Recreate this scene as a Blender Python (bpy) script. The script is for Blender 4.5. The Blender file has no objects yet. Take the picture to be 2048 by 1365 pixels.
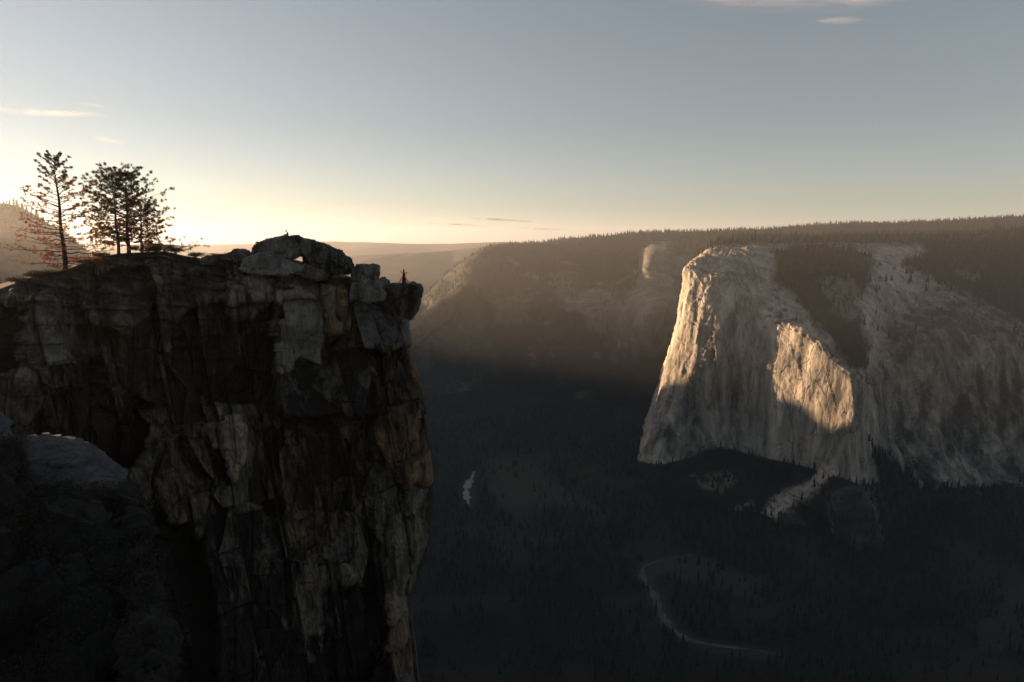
import bpy, bmesh, math, random
import numpy as np
from mathutils import Vector, Matrix, Quaternion

# ------------------------------------------------------------------ camera, sky, sun
scene = bpy.context.scene
COL = scene.collection
R = math.radians
PITCH = R(8.35)
F = 1365.33                       # focal length in photo pixels (2048 wide)
cam_d = bpy.data.cameras.new("camera")
cam_d.lens = 24.0; cam_d.sensor_width = 36.0
cam_d.clip_start = 0.1; cam_d.clip_end = 400000.0
cam = bpy.data.objects.new("camera", cam_d); COL.objects.link(cam)
cam.rotation_euler = (R(90) - PITCH, 0, 0)
scene.camera = cam

SUN_AZ, SUN_EL = R(-65), R(4.0)
world = bpy.data.worlds.new("World"); scene.world = world; world.use_nodes = True
wn, wl = world.node_tree.nodes, world.node_tree.links
sky = wn.new('ShaderNodeTexSky'); sky.sky_type = 'NISHITA'; sky.sun_disc = False
sky.sun_elevation = SUN_EL; sky.sun_rotation = SUN_AZ
sky.altitude = 2200; sky.air_density = 1.25; sky.dust_density = 0.75; sky.ozone_density = 1.5
hs = wn.new('ShaderNodeHueSaturation'); hs.inputs['Saturation'].default_value = 0.44
bg = wn['Background']; bg.inputs[1].default_value = 0.05
wl.new(sky.outputs[0], hs.inputs['Color']); 
tint = wn.new('ShaderNodeMix'); tint.data_type = 'RGBA'; tint.blend_type = 'MULTIPLY'; tint.inputs[0].default_value = 1.0
tint.inputs[7].default_value = (0.965, 0.973, 1.015, 1)
wl.new(hs.outputs[0], tint.inputs[6]); wl.new(tint.outputs[2], bg.inputs[0])
sun_d = bpy.data.lights.new("sun", 'SUN'); sun_d.energy = 5.0; sun_d.angle = R(0.5)
sun_d.color = (1.0, 0.63, 0.36)
sun = bpy.data.objects.new("sun", sun_d); COL.objects.link(sun)
SDIR = Vector((math.sin(SUN_AZ) * math.cos(SUN_EL), math.cos(SUN_AZ) * math.cos(SUN_EL), math.sin(SUN_EL)))
sun.rotation_euler = SDIR.to_track_quat('Z', 'Y').to_euler()
scene.view_settings.view_transform = 'Standard'
scene.view_settings.look = 'None'
scene.view_settings.exposure = 2.0
scene.view_settings.gamma = 1.0
scene.cycles.use_denoising = True
scene.cycles.max_bounces = 6
scene.cycles.transparent_max_bounces = 12
scene.cycles.volume_bounces = 0

# ------------------------------------------------------------------ maths helpers
cP, sP = math.cos(PITCH), math.sin(PITCH)
def P(px, py, Y):
    """a point at world depth y = Y that lies in the photo's direction (px, py)"""
    px = np.asarray(px, float); py = np.asarray(py, float); Y = np.asarray(Y, float)
    u = (px - 1024) / F; v = (682.5 - py) / F
    dy = cP + v * sP; dz = -sP + v * cP
    return np.stack(np.broadcast_arrays(u / dy * Y, Y, dz / dy * Y), -1)
def Pz(px, py, z):
    """where the photo's direction meets the level z"""
    u = (px - 1024) / F; v = (682.5 - py) / F
    dy = cP + v * sP; dz = -sP + v * cP
    t = z / dz
    return np.array([u * t, dy * t, z])
def to_px(p):
    x, y, z = p[..., 0], p[..., 1], p[..., 2]
    f = y * cP - z * sP; up = y * sP + z * cP
    return 1024 + F * x / f, 682.5 - F * up / f

def _hash(ix, iy, iz, s):
    h = (ix.astype(np.int64) * 374761393 + iy.astype(np.int64) * 668265263 + iz.astype(np.int64) * 2147483647 + s * 1274126177) & 0xffffffff
    h = ((h ^ (h >> 13)) * 1274126177) & 0xffffffff
    h = ((h ^ (h >> 16)) * 2246822519) & 0xffffffff
    h = h ^ (h >> 15)
    return (h & 0xffffff) / float(0xffffff)
def vnoise(p, seed=0):
    i = np.floor(p).astype(np.int64); f = p - i
    f = f * f * f * (f * (f * 6 - 15) + 10)
    r = 0
    for dx in (0, 1):
        wx = f[..., 0] if dx else 1 - f[..., 0]
        for dy in (0, 1):
            wy = f[..., 1] if dy else 1 - f[..., 1]
            for dz in (0, 1):
                wz = f[..., 2] if dz else 1 - f[..., 2]
                r = r + wx * wy * wz * _hash(i[..., 0] + dx, i[..., 1] + dy, i[..., 2] + dz, seed)
    return r * 2 - 1
def fbm(p, octaves=4, seed=0, gain=0.5):
    a, s, r = 1.0, 0, 0
    for k in range(octaves):
        r = r + a * vnoise(p * (2.03 ** k) + 17.3 * k, seed + k); s += a; a *= gain
    return r / s
def ridged(p, octaves=4, seed=0):
    a, s, r = 1.0, 0, 0
    for k in range(octaves):
        r = r + a * (1 - 2 * np.abs(vnoise(p * (2.03 ** k) + 9.1 * k, seed + k))); s += a; a *= 0.5
    return r / s
def cells(p, seed=0):
    """faceted blocks: per-cell offset plus tilt, and distance to the cell border"""
    i = np.floor(p).astype(np.int64)
    sh = p.shape[:-1]
    d1 = np.full(sh, 9e9); d2 = np.full(sh, 9e9)
    cid = np.zeros(sh + (3,), np.int64); cc = np.zeros(sh + (3,))
    for dx in (-1, 0, 1):
        for dy in (-1, 0, 1):
            for dz in (-1, 0, 1):
                c = i + np.array([dx, dy, dz])
                o = np.stack([_hash(c[..., 0], c[..., 1], c[..., 2], seed + 11 * k) for k in range(3)], -1)
                q = c + 0.1 + 0.8 * o
                d = ((q - p) ** 2).sum(-1)
                m = d < d1
                d2 = np.where(m, d1, np.minimum(d2, d)); d1 = np.where(m, d, d1)
                cid = np.where(m[..., None], c, cid); cc = np.where(m[..., None], q, cc)
    h = [_hash(cid[..., 0], cid[..., 1], cid[..., 2], seed + 70 + k) * 2 - 1 for k in range(4)]
    r = p - cc
    tilt = h[1] * r[..., 0] + h[2] * r[..., 1] + h[3] * r[..., 2]
    return h[0], tilt, np.sqrt(d2) - np.sqrt(d1)
def joints(V, w, h, seed, dip=0.1, amp=1.0):
    """straight-jointed blocks: upright columns broken by ledges, each block with its own offset and lean"""
    a = V[..., 0] + 0.55 * V[..., 1] + dip * V[..., 2] + 0.25 * w * fbm(V / (6 * w), 2, seed + 1)
    b = V[..., 2] - dip * 1.4 * V[..., 0] + 0.25 * h * fbm(V / (5 * w), 2, seed + 2)
    c0 = np.floor(a / w).astype(np.int64); z0 = c0 * 0
    hh = h * (0.5 + 1.1 * _hash(c0, z0, z0, seed + 3))
    rb = b / hh + 7 * _hash(c0, z0, z0 + 1, seed + 4)
    r0 = np.floor(rb).astype(np.int64)
    aw = a / w + 0.3 * (_hash(r0, c0, z0 + 2, seed) - 0.5)
    fa = aw - np.floor(aw); fb = rb - r0; c1 = np.floor(aw).astype(np.int64)
    o = _hash(c1, r0, z0 + 3, seed + 5) * 2 - 1; ta = _hash(c1, r0, z0 + 4, seed + 6) * 2 - 1; tb = _hash(c1, r0, z0 + 5, seed + 7) * 2 - 1
    edge = np.minimum(np.minimum(fa, 1 - fa) * w, np.minimum(fb, 1 - fb) * hh)
    return o, ta * (fa - 0.5), tb * (fb - 0.5), edge
def sstep(a, b, x):
    t = np.clip((x - a) / (b - a), 0, 1); return t * t * (3 - 2 * t)
def poly_mask(px, py, poly, w=6.0):
    """1 inside the outline, 0 outside, soft over w pixels"""
    poly = np.asarray(poly, float); n = len(poly)
    inside = np.zeros(px.shape, bool); dist = np.full(px.shape, 1e9)
    for a in range(n):
        x0, y0 = poly[a]; x1, y1 = poly[(a + 1) % n]
        c = ((y0 > py) != (y1 > py))
        with np.errstate(divide='ignore', invalid='ignore'):
            xi = (x1 - x0) * (py - y0) / ((y1 - y0) if y1 != y0 else 1e-9) + x0
        inside ^= c & (px < xi)
        L = (x1 - x0) ** 2 + (y1 - y0) ** 2 + 1e-9
        t = np.clip(((px - x0) * (x1 - x0) + (py - y0) * (y1 - y0)) / L, 0, 1)
        dist = np.minimum(dist, np.hypot(px - x0 - t * (x1 - x0), py - y0 - t * (y1 - y0)))
    sd = np.where(inside, dist, -dist)
    return sstep(-w, w, sd)
def resample(A, cu, cv, smooth=0.6):
    """refine a control net (rows, cols, k): cv samples per row gap, cu per column gap"""
    def one(A, cnt):
        n = A.shape[0]; out = []
        for k in range(n - 1):
            m = cnt[k] if hasattr(cnt, '__len__') else cnt
            p0 = A[max(k - 1, 0)]; p1 = A[k]; p2 = A[k + 1]; p3 = A[min(k + 2, n - 1)]
            for j in range(m):
                t = j / m
                cr = 0.5 * (2 * p1 + (p2 - p0) * t + (2 * p0 - 5 * p1 + 4 * p2 - p3) * t * t + (3 * p1 - p0 - 3 * p2 + p3) * t ** 3)
                out.append(smooth * cr + (1 - smooth) * (p1 + (p2 - p1) * t))
        out.append(A[-1]); return np.array(out)
    B = one(np.asarray(A, float), cv)
    return np.swapaxes(one(np.swapaxes(B, 0, 1), cu), 0, 1)
def grid_normals(V, toward=(0, -1, 0.3)):
    du = np.gradient(V, axis=1); dv = np.gradient(V, axis=0)
    n = np.cross(du, dv); n /= np.linalg.norm(n, axis=-1, keepdims=True) + 1e-12
    s = np.sign((n * np.array(toward)).sum(-1).mean())
    return n * (s if s else 1)

# ------------------------------------------------------------------ object helpers
def tag(o, label=None, cat=None, group=None, kind=None):
    if label: o['label'] = label
    if cat: o['category'] = cat
    if group: o['group'] = group
    if kind: o['kind'] = kind
    return o
def raw_mesh(name, V, faces, mat, parent=None, attrs=None, smooth=False):
    """faces: (n, k) int array"""
    V = np.asarray(V, np.float64).reshape(-1, 3); faces = np.asarray(faces, np.int32)
    k = faces.shape[1]; n = faces.shape[0]
    me = bpy.data.meshes.new(name)
    me.vertices.add(len(V)); me.vertices.foreach_set('co', V.astype(np.float32).ravel())
    me.loops.add(n * k); me.loops.foreach_set('vertex_index', faces.ravel())
    me.polygons.add(n); me.polygons.foreach_set('loop_start', np.arange(0, n * k, k, dtype=np.int32))
    me.update(calc_edges=True)
    for an, av in (attrs or {}).items():
        a = me.attributes.new(an, 'FLOAT', 'POINT'); a.data.foreach_set('value', np.asarray(av, np.float32).ravel())
    if smooth: me.polygons.foreach_set('use_smooth', np.ones(n, bool))
    me.materials.append(mat); me.validate()
    o = bpy.data.objects.new(name, me); COL.objects.link(o)
    if parent is not None: o.parent = parent
    return o
def grid_mesh(name, V, mat, attrs=None, smooth=True, parent=None):
    nr, nc = V.shape[:2]
    idx = np.arange(nr * nc).reshape(nr, nc)
    f = np.stack([idx[:-1, :-1], idx[1:, :-1], idx[1:, 1:], idx[:-1, 1:]], -1).reshape(-1, 4)
    return raw_mesh(name, V, f, mat, parent, attrs, smooth)
def empty(name, loc):
    o = bpy.data.objects.new(name, None); o.location = loc; COL.objects.link(o); return o
def tube(path, radii, sides=7):
    """verts, quads of a tapered tube along a path"""
    path = np.asarray(path, float); n = len(path)
    t = np.gradient(path, axis=0); t /= np.linalg.norm(t, axis=1, keepdims=True) + 1e-9
    ref = np.array([0.3, 0.2, 0.93]) if abs(t[0][2]) < 0.8 else np.array([1.0, 0.1, 0])
    V, Q = [], []
    for k in range(n):
        a = np.cross(t[k], ref); a /= np.linalg.norm(a) + 1e-9; b = np.cross(t[k], a)
        for s in range(sides):
            th = 2 * math.pi * s / sides
            V.append(path[k] + radii[k] * (math.cos(th) * a + math.sin(th) * b))
    for k in range(n - 1):
        for s in range(sides):
            s2 = (s + 1) % sides
            Q.append((k * sides + s, k * sides + s2, (k + 1) * sides + s2, (k + 1) * sides + s))
    return V, Q
class MB:
    def __init__(s): s.V = []; s.F = []
    def add(s, V, Fs):
        o = len(s.V); s.V.extend(V); s.F.extend([tuple(i + o for i in f) for f in Fs])
    def build(s, name, mat, parent=None, smooth=True):
        me = bpy.data.meshes.new(name); me.from_pydata([tuple(v) for v in s.V], [], s.F)
        if smooth: me.polygons.foreach_set('use_smooth', np.ones(len(me.polygons), bool))
        me.materials.append(mat); me.update()
        o = bpy.data.objects.new(name, me); COL.objects.link(o)
        if parent is not None: o.parent = parent
        return o

# ------------------------------------------------------------------ materials
def new_mat(name, rough=0.9):
    m = bpy.data.materials.new(name); m.use_nodes = True
    b = m.node_tree.nodes['Principled BSDF']
    b.inputs['Roughness'].default_value = rough; b.inputs['Specular IOR Level'].default_value = 0.25
    return m, m.node_tree.nodes, m.node_tree.links, b
def N(nodes, t, **kw):
    n = nodes.new(t)
    for k, v in kw.items():
        if k in n.inputs: n.inputs[k].default_value = v
        else: setattr(n, k, v)
    return n
def ramp(nodes, stops):
    r = nodes.new('ShaderNodeValToRGB'); e = r.color_ramp.elements
    while len(e) < len(stops): e.new(0.5)
    for k, (p, c) in enumerate(stops): e[k].position = p; e[k].color = tuple(c) + (1,)
    return r
def mix(nodes, links, fac, a, b, mode='MIX'):
    m = nodes.new('ShaderNodeMix'); m.data_type = 'RGBA'; m.blend_type = mode
    for s, v in ((m.inputs[0], fac), (m.inputs[6], a), (m.inputs[7], b)):
        if isinstance(v, bpy.types.NodeSocket): links.new(v, s)
        elif isinstance(v, (int, float)): s.default_value = v if s == m.inputs[0] else (v, v, v, 1)
        else: s.default_value = tuple(v) + (1,)
    return m.outputs[2]
def rock_mat(name, unit, light, dark, vegcol, warm, bump=0.6, streak=5.0, cut=(0.36, 0.62), bscale=1.0):
    """weathered granite: upright streaks over mottling, attribute 'tone' lightens, 'veg' covers with ground plants"""
    m, n, l, b = new_mat(name)
    geo = N(n, 'ShaderNodeNewGeometry')
    mp = N(n, 'ShaderNodeMapping'); l.new(geo.outputs['Position'], mp.inputs['Vector'])
    mp.inputs['Scale'].default_value = (1 / unit, 1 / unit, 1 / unit / streak)
    n1 = N(n, 'ShaderNodeTexNoise', Scale=1.0, Detail=9.0, Roughness=0.62, Distortion=0.5); l.new(mp.outputs[0], n1.inputs['Vector'])
    mp2 = N(n, 'ShaderNodeMapping'); l.new(geo.outputs['Position'], mp2.inputs['Vector'])
    mp2.inputs['Scale'].default_value = (0.3 / unit,) * 3
    n2 = N(n, 'ShaderNodeTexNoise', Scale=1.0, Detail=8.0, Roughness=0.65); l.new(mp2.outputs[0], n2.inputs['Vector'])
    mp3 = N(n, 'ShaderNodeMapping'); l.new(geo.outputs['Position'], mp3.inputs['Vector'])
    mp3.inputs['Scale'].default_value = (4 / unit, 4 / unit, 4 / unit / (streak * 1.6))
    n3 = N(n, 'ShaderNodeTexNoise', Scale=1.0, Detail=6.0, Roughness=0.7); l.new(mp3.outputs[0], n3.inputs['Vector'])
    tone = N(n, 'ShaderNodeAttribute', attribute_name='tone')
    veg = N(n, 'ShaderNodeAttribute', attribute_name='veg')
    wr = N(n, 'ShaderNodeAttribute', attribute_name='warm')
    def M(op, a, c):
        q = N(n, 'ShaderNodeMath', operation=op)
        for s, v in ((0, a), (1, c)):
            if isinstance(v, bpy.types.NodeSocket): l.new(v, q.inputs[s])
            else: q.inputs[s].default_value = v
        return q.outputs[0]
    s = M('ADD', M('MULTIPLY', n1.outputs['Fac'], 0.5), M('ADD', M('MULTIPLY', n2.outputs['Fac'], 0.25), M('MULTIPLY', n3.outputs['Fac'], 0.25)))
    s = M('ADD', s, M('MULTIPLY', tone.outputs['Fac'], 0.25))
    rp = ramp(n, [(cut[0], dark), ((cut[0] + cut[1]) / 2, [(a * 0.45 + c * 0.55) for a, c in zip(light, dark)]), (cut[1], light)])
    l.new(s, rp.inputs[0])
    crk = []
    for sc_, st_, wd_ in ((1.6, streak * 0.8, 0.035), (0.45, streak * 0.6, 0.02)):
        mpc = N(n, 'ShaderNodeMapping'); l.new(geo.outputs['Position'], mpc.inputs['Vector'])
        mpc.inputs['Scale'].default_value = (sc_ / unit, sc_ / unit, sc_ / unit / st_); mpc.inputs['Rotation'].default_value = (0.06, 0.1, 0)
        wv_ = N(n, 'ShaderNodeTexNoise', Scale=1.7, Detail=3.0); l.new(mpc.outputs[0], wv_.inputs['Vector'])
        vm = N(n, 'ShaderNodeVectorMath', operation='MULTIPLY_ADD'); l.new(wv_.outputs['Color'], vm.inputs[0]); vm.inputs[1].default_value = (0.35,) * 3; l.new(mpc.outputs[0], vm.inputs[2])
        vo = N(n, 'ShaderNodeTexVoronoi', feature='DISTANCE_TO_EDGE', Scale=1.0); l.new(vm.outputs[0], vo.inputs['Vector'])
        mr = N(n, 'ShaderNodeMapRange'); mr.inputs['From Min'].default_value = 0.0; mr.inputs['From Max'].default_value = wd_; l.new(vo.outputs['Distance'], mr.inputs['Value'])
        ad = M('ADD', mr.outputs['Result'], M('MULTIPLY', M('GREATER_THAN', wv_.outputs['Fac'], 0.5), 0.8)); mn = N(n, 'ShaderNodeMath', operation='MINIMUM'); l.new(ad, mn.inputs[0]); mn.inputs[1].default_value = 1.0
        crk.append(mn.outputs[0])
    crack = M('MULTIPLY', crk[0], crk[1])
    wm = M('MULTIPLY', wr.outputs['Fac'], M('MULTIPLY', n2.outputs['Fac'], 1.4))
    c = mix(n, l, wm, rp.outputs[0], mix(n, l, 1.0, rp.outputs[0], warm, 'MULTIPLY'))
    vr = ramp(n, [(0.35, [x * 0.6 for x in vegcol]), (0.65, vegcol)]); l.new(n3.outputs['Fac'], vr.inputs[0])
    c = mix(n, l, M('SUBTRACT', 0.65, M('MULTIPLY', crack, 0.65)), c, dark)
    c = mix(n, l, veg.outputs['Fac'], c, vr.outputs[0])
    l.new(c, b.inputs['Base Color'])
    bp = N(n, 'ShaderNodeBump', Strength=bump, Distance=unit * 0.25 * bscale)
    l.new(M('ADD', M('ADD', n1.outputs['Fac'], M('MULTIPLY', n3.outputs['Fac'], 0.5)), M('MULTIPLY', crack, 0.25)), bp.inputs['Height'])
    l.new(bp.outputs[0], b.inputs['Normal'])
    return m
def plain(name, col, rough=0.9, trans=0.0, noise=None):
    m, n, l, b = new_mat(name, rough)
    if noise:
        geo = N(n, 'ShaderNodeNewGeometry')
        nt = N(n, 'ShaderNodeTexNoise', Scale=noise, Detail=5.0); l.new(geo.outputs['Position'], nt.inputs['Vector'])
        rp = ramp(n, [(0.3, [c * 0.55 for c in col]), (0.7, [min(c * 1.35, 1) for c in col])]); l.new(nt.outputs['Fac'], rp.inputs[0])
        l.new(rp.outputs[0], b.inputs['Base Color']); src = rp.outputs[0]
    else:
        b.inputs['Base Color'].default_value = tuple(col) + (1,); src = None
    if trans:
        t = N(n, 'ShaderNodeBsdfTranslucent'); mx = N(n, 'ShaderNodeMixShader', Fac=trans)
        if src: l.new(src, t.inputs[0])
        else: t.inputs[0].default_value = tuple(col) + (1,)
        l.new(b.outputs[0], mx.inputs[1]); l.new(t.outputs[0], mx.inputs[2])
        l.new(mx.outputs[0], n['Material Output'].inputs[0])
    return m

FOR_COL = (0.008, 0.011, 0.009)
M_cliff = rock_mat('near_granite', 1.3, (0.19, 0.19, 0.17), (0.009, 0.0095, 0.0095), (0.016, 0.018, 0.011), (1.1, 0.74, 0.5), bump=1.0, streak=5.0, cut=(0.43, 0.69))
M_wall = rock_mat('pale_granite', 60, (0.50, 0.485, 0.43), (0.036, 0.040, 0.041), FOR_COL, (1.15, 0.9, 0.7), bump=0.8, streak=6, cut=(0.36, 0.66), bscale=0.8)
M_hill = rock_mat('hill_granite', 60, (0.26, 0.25, 0.22), (0.04, 0.04, 0.038), FOR_COL, (1.1, 0.9, 0.7), bump=0.8, streak=3, bscale=0.8)
M_ground = rock_mat('valley_ground', 60, (0.035, 0.036, 0.03), (0.015, 0.017, 0.014), FOR_COL, (1.1, 0.9, 0.7), bump=0.4, streak=1)
M_far = plain('far_forest', (0.05, 0.05, 0.045), noise=0.002)
M_conifer = plain('conifer_foliage', (0.009, 0.0125, 0.0095), noise=0.02)
M_bark = plain('pine_bark', (0.05, 0.035, 0.025), noise=6)
M_needle = plain('pine_needles', (0.055, 0.05, 0.02), trans=0.45, noise=1.5)
M_backlit = plain('backlit_needles', (0.17, 0.068, 0.034), trans=0.5, noise=1.5)  # orange of low sun through the needles, put into their colour
M_shrub = plain('shrub_leaves', (0.024, 0.025, 0.017), trans=0.3, noise=2)

# ------------------------------------------------------------------ conifers as merged low crowns (forest masses)
rng = np.random.default_rng(7)
def conifers(name, pts, hmin, hmax, mat, label=None):
    n = len(pts); h = rng.uniform(hmin, hmax, n) * rng.choice([1.25, 1, 0.85, 0.55, 0.4], n)
    r = h * rng.uniform(0.11, 0.18, n)
    K = 5; V = []; Fs = []
    off = 0
    a0 = rng.uniform(0, 6.28, n)
    for (z0, z1, rr) in ((0.12, 0.62, 1.0), (0.42, 1.0, 0.68)):
        ring = []
        for k in range(K):
            a = a0 + 2 * math.pi * k / K; j = rng.uniform(0.75, 1.25, n)
            ring.append(np.stack([pts[:, 0] + np.cos(a) * r * rr * j, pts[:, 1] + np.sin(a) * r * rr * j, pts[:, 2] + h * z0 * rng.uniform(.8, 1.2, n)], -1))
        tip = np.stack([pts[:, 0], pts[:, 1], pts[:, 2] + h * z1], -1)
        blk = np.stack(ring + [tip], 1)                       # n, K+1, 3
        base = off + np.arange(n)[:, None] * (K + 1)
        V.append(blk.reshape(-1, 3))
        for k in range(K):
            Fs.append(np.concatenate([base + k, base + (k + 1) % K, base + K], 1))
        off += n * (K + 1)
    o = raw_mesh(name, np.concatenate(V), np.concatenate(Fs), mat)
    tag(o, label=label, cat='forest', kind='stuff')
    return o
def scatter(V, mask, spacing, jit=1.0, thr=0.5, cap=200000):
    """random points on a grid surface where mask (0..1) is high; about one per spacing^2"""
    a = V[:-1, :-1]; e1 = V[:-1, 1:] - a; e2 = V[1:, :-1] - a
    area = np.linalg.norm(np.cross(e1, e2), axis=-1)
    m = mask[:-1, :-1]
    lam = area / spacing ** 2 * np.clip(m, 0, 1) * (m > thr * 0.2)
    k = rng.poisson(np.clip(lam, 0, 50))
    idx = np.repeat(np.arange(k.size), k.ravel())
    if len(idx) > cap: idx = rng.choice(idx, cap, replace=False)
    u = rng.random(len(idx))[:, None]; v = rng.random(len(idx))[:, None]
    return a.reshape(-1, 3)[idx] + u * e1.reshape(-1, 3)[idx] + v * e2.reshape(-1, 3)[idx]
def in_view(p, m=60, hmax=45):
    px, py = to_px(p)
    return (px > -m) & (px < 2048 + m) & (py > 380) & (py < 1365 + 90) & (p[:, 1] > 0)
#@@ELCAP
# ------------------------------------------------------------------ the big granite monolith (right)
EC = [
 # rows: plateau edge, plateau, brow, wall top, four wall rows, base
 [(1440,480,4400),(1420,495,3900),(1402,508,3600),(1390,545,3500),(1362,640,3500),(1335,720,3450),(1305,800,3400),(1287,860,3350),(1280,905,3300)],
 [(1460,478,4200),(1432,492,3600),(1402,512,3150),(1372,537,3010),(1362,610,2990),(1345,700,2970),(1325,785,2940),(1300,865,2900),(1276,918,2850)],
 [(1490,476,4300),(1466,487,3600),(1436,514,3100),(1416,555,2930),(1402,620,2880),(1388,700,2850),(1370,785,2820),(1345,860,2790),(1322,928,2750)],
 [(1530,475,4300),(1515,488,3600),(1495,505,3150),(1474,560,2880),(1472,630,2810),(1468,700,2785),(1462,785,2770),(1452,845,2745),(1440,893,2720)],
 [(1600,475,4400),(1580,489,3700),(1562,520,3150),(1545,632,2800),(1532,700,2760),(1529,760,2742),(1532,820,2725),(1533,870,2710),(1533,908,2690)],
 [(1680,474,4400),(1660,488,3700),(1640,540,3100),(1606,660,2680),(1607,720,2640),(1606,775,2608),(1606,830,2590),(1610,885,2570),(1618,932,2540)],
 [(1770,472,4500),(1750,487,3800),(1735,560,3150),(1702,745,2520),(1706,790,2485),(1708,830,2470),(1700,870,2455),(1685,915,2440),(1664,950,2430)],
 [(1830,470,4500),(1810,485,3800),(1790,590,3150),(1726,785,2540),(1731,825,2520),(1735,865,2510),(1732,905,2500),(1720,950,2480),(1706,985,2440)],
 [(1890,466,4600),(1870,490,3900),(1840,600,3250),(1800,700,2800),(1795,770,2730),(1795,830,2700),(1795,885,2670),(1795,935,2630),(1790,985,2560)],
 [(1970,462,4600),(1950,500,3900),(1920,590,3300),(1890,670,2950),(1895,740,2850),(1900,810,2800),(1900,870,2760),(1900,930,2700),(1900,980,2600)],
 [(2080,452,4700),(2070,520,3900),(2060,640,3350),(2048,690,3080),(2048,760,2980),(2048,820,2930),(2048,880,2890),(2048,930,2840),(2048,975,2700)],
 [(2320,445,4700),(2320,520,3900),(2320,660,3350),(2320,700,3200),(2320,770,3150),(2320,830,3100),(2320,890,3050),(2320,930,2950),(2320,975,2800)],
]
EC = np.swapaxes(np.array(EC, float), 0, 1)      # rows, cols, 3
base = EC[-1]
w = P(base[:, 0], base[:, 1], base[:, 2])
ap = []
for drop, back in ((0.35, 130), (1.0, 420)):
    q = w.copy(); q[:, 1] -= back; q[:, 2] = w[:, 2] * (1 - drop) + (-1030) * drop
    px, py = to_px(q); ap.append(np.stack([px, py, q[:, 1]], -1))
EC = np.concatenate([EC, np.array(ap)], 0)
EC[3:9, 4, 0] -= 24
for c_, o_ in ((3, 9), (4, 9), (5, -2), (6, -37), (7, -20)): EC[3:, c_, 2] += o_
G = resample(EC, [14, 26, 34, 34, 42, 46, 18, 34, 40, 50, 20], [16, 16, 44, 48, 44, 44, 40, 34, 22, 18], 0.35)
gx, gy = G[..., 0], G[..., 1]
V = P(gx, gy, G[..., 2])
nrm = grid_normals(V)
vi = np.linspace(0, 1, V.shape[0])[:, None] * np.ones_like(gx)
row_of = np.interp(np.arange(V.shape[0]), np.concatenate([[0], np.cumsum([16, 16, 44, 48, 44, 44, 40, 34, 22, 18])]), np.arange(11))[:, None] * np.ones_like(gx)
wallness = sstep(2.3, 3.2, row_of) * (1 - sstep(7.8, 8.3, row_of))
shoulder = sstep(0.8, 1.5, row_of) * (1 - sstep(3, 3.4, row_of))
sc = V / np.array([70, 70, 520.])
disp = wallness * (9 * fbm(sc, 4, 3) + 5 * ridged(V / np.array([38, 38, 240.]), 4, 21))
h0, tl, ed = cells(V / np.array([95, 95, 300.]), 5)
disp += wallness * (3 * h0 + 5 * tl)
h1, tl1, ed1 = cells(V / np.array([34, 34, 90.]), 9)
disp += (wallness + 0.8 * shoulder) * (1.8 * h1 + 3.2 * tl1 - 2.5 * (1 - sstep(0, 0.12, ed1)))
disp += (1 - wallness) * 14 * fbm(V / 110., 5, 31) + shoulder * 10 * ridged(V / np.array([60, 150, 60.]), 4, 8)
disp += 2.5 * fbm(V / 14., 3, 77)
# raised slabs and buttresses low on the right wall
for cx, cy, rx, ry, a in ((1585, 1060, 45, 70, 60), (1705, 1040, 50, 90, 70), (1880, 700, 60, 90, 40), (1990, 690, 45, 60, 45), (1800, 960, 40, 60, 35)):
    disp += a * np.exp(-((gx - cx) / rx) ** 2 - ((gy - cy) / ry) ** 2)
for w_, h_, sd_, am_ in ((75, 260, 800, 2.6), (30, 110, 810, 1.6), (13, 40, 820, 0.8)):
    o_, _a, _b, ed_ = joints(V, w_, h_, sd_, 0.12)
    disp += (wallness + 0.5 * shoulder) * am_ * (o_ - 0.8 * (1 - sstep(0, 0.06 * w_, ed_)))
rwm = sstep(1745, 1800, gx) * wallness
for w_, h_, sd_, am_ in ((90, 120, 830, 12), (40, 60, 840, 5)):
    o_, a_, b_, ed_ = joints(V, w_, h_, sd_, 0.5)
    disp += rwm * am_ * (0.7 * o_ + a_ + b_)
disp *= 1 - 0.45 * wallness * sstep(1490, 1530, gx) * (1 - sstep(1690, 1730, gx))
V = V + nrm * disp[..., None]
jx = gx + 16 * fbm(V / 90., 4, 50); jy = gy + 12 * fbm(V / 90., 4, 60)
FM = [
 [(1340,400),(1370,520),(1420,497),(1500,487),(1560,489),(1650,490),(1760,486),(1850,487),(1900,480),(2400,470),(2400,400)],
 [(1545,505),(1600,493),(1700,497),(1738,520),(1742,560),(1715,600),(1725,650),(1735,700),(1725,735),(1705,738),(1660,690),(1625,640),(1580,590),(1550,560)],
 [(1830,480),(2400,440),(2400,690),(2060,650),(1990,622),(1930,590),(1880,570),(1850,545),(1805,530),(1850,505)],
 [(1740,890),(1800,940),(1860,1000),(2400,980),(2400,1500),(1700,1500),(1720,1050)],
]
veg = np.zeros_like(gx)
for p_ in FM: veg = np.maximum(veg, poly_mask(jx, jy, p_, 10))
veg = np.maximum(veg, sstep(8.0, 8.12, row_of + (0.08 + 0.75 * sstep(1700, 1780, gx)) * fbm(V / 60., 3, 4) + 0.25 * sstep(1700, 1780, gx) * fbm(V / 260., 3, 6)))
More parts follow.
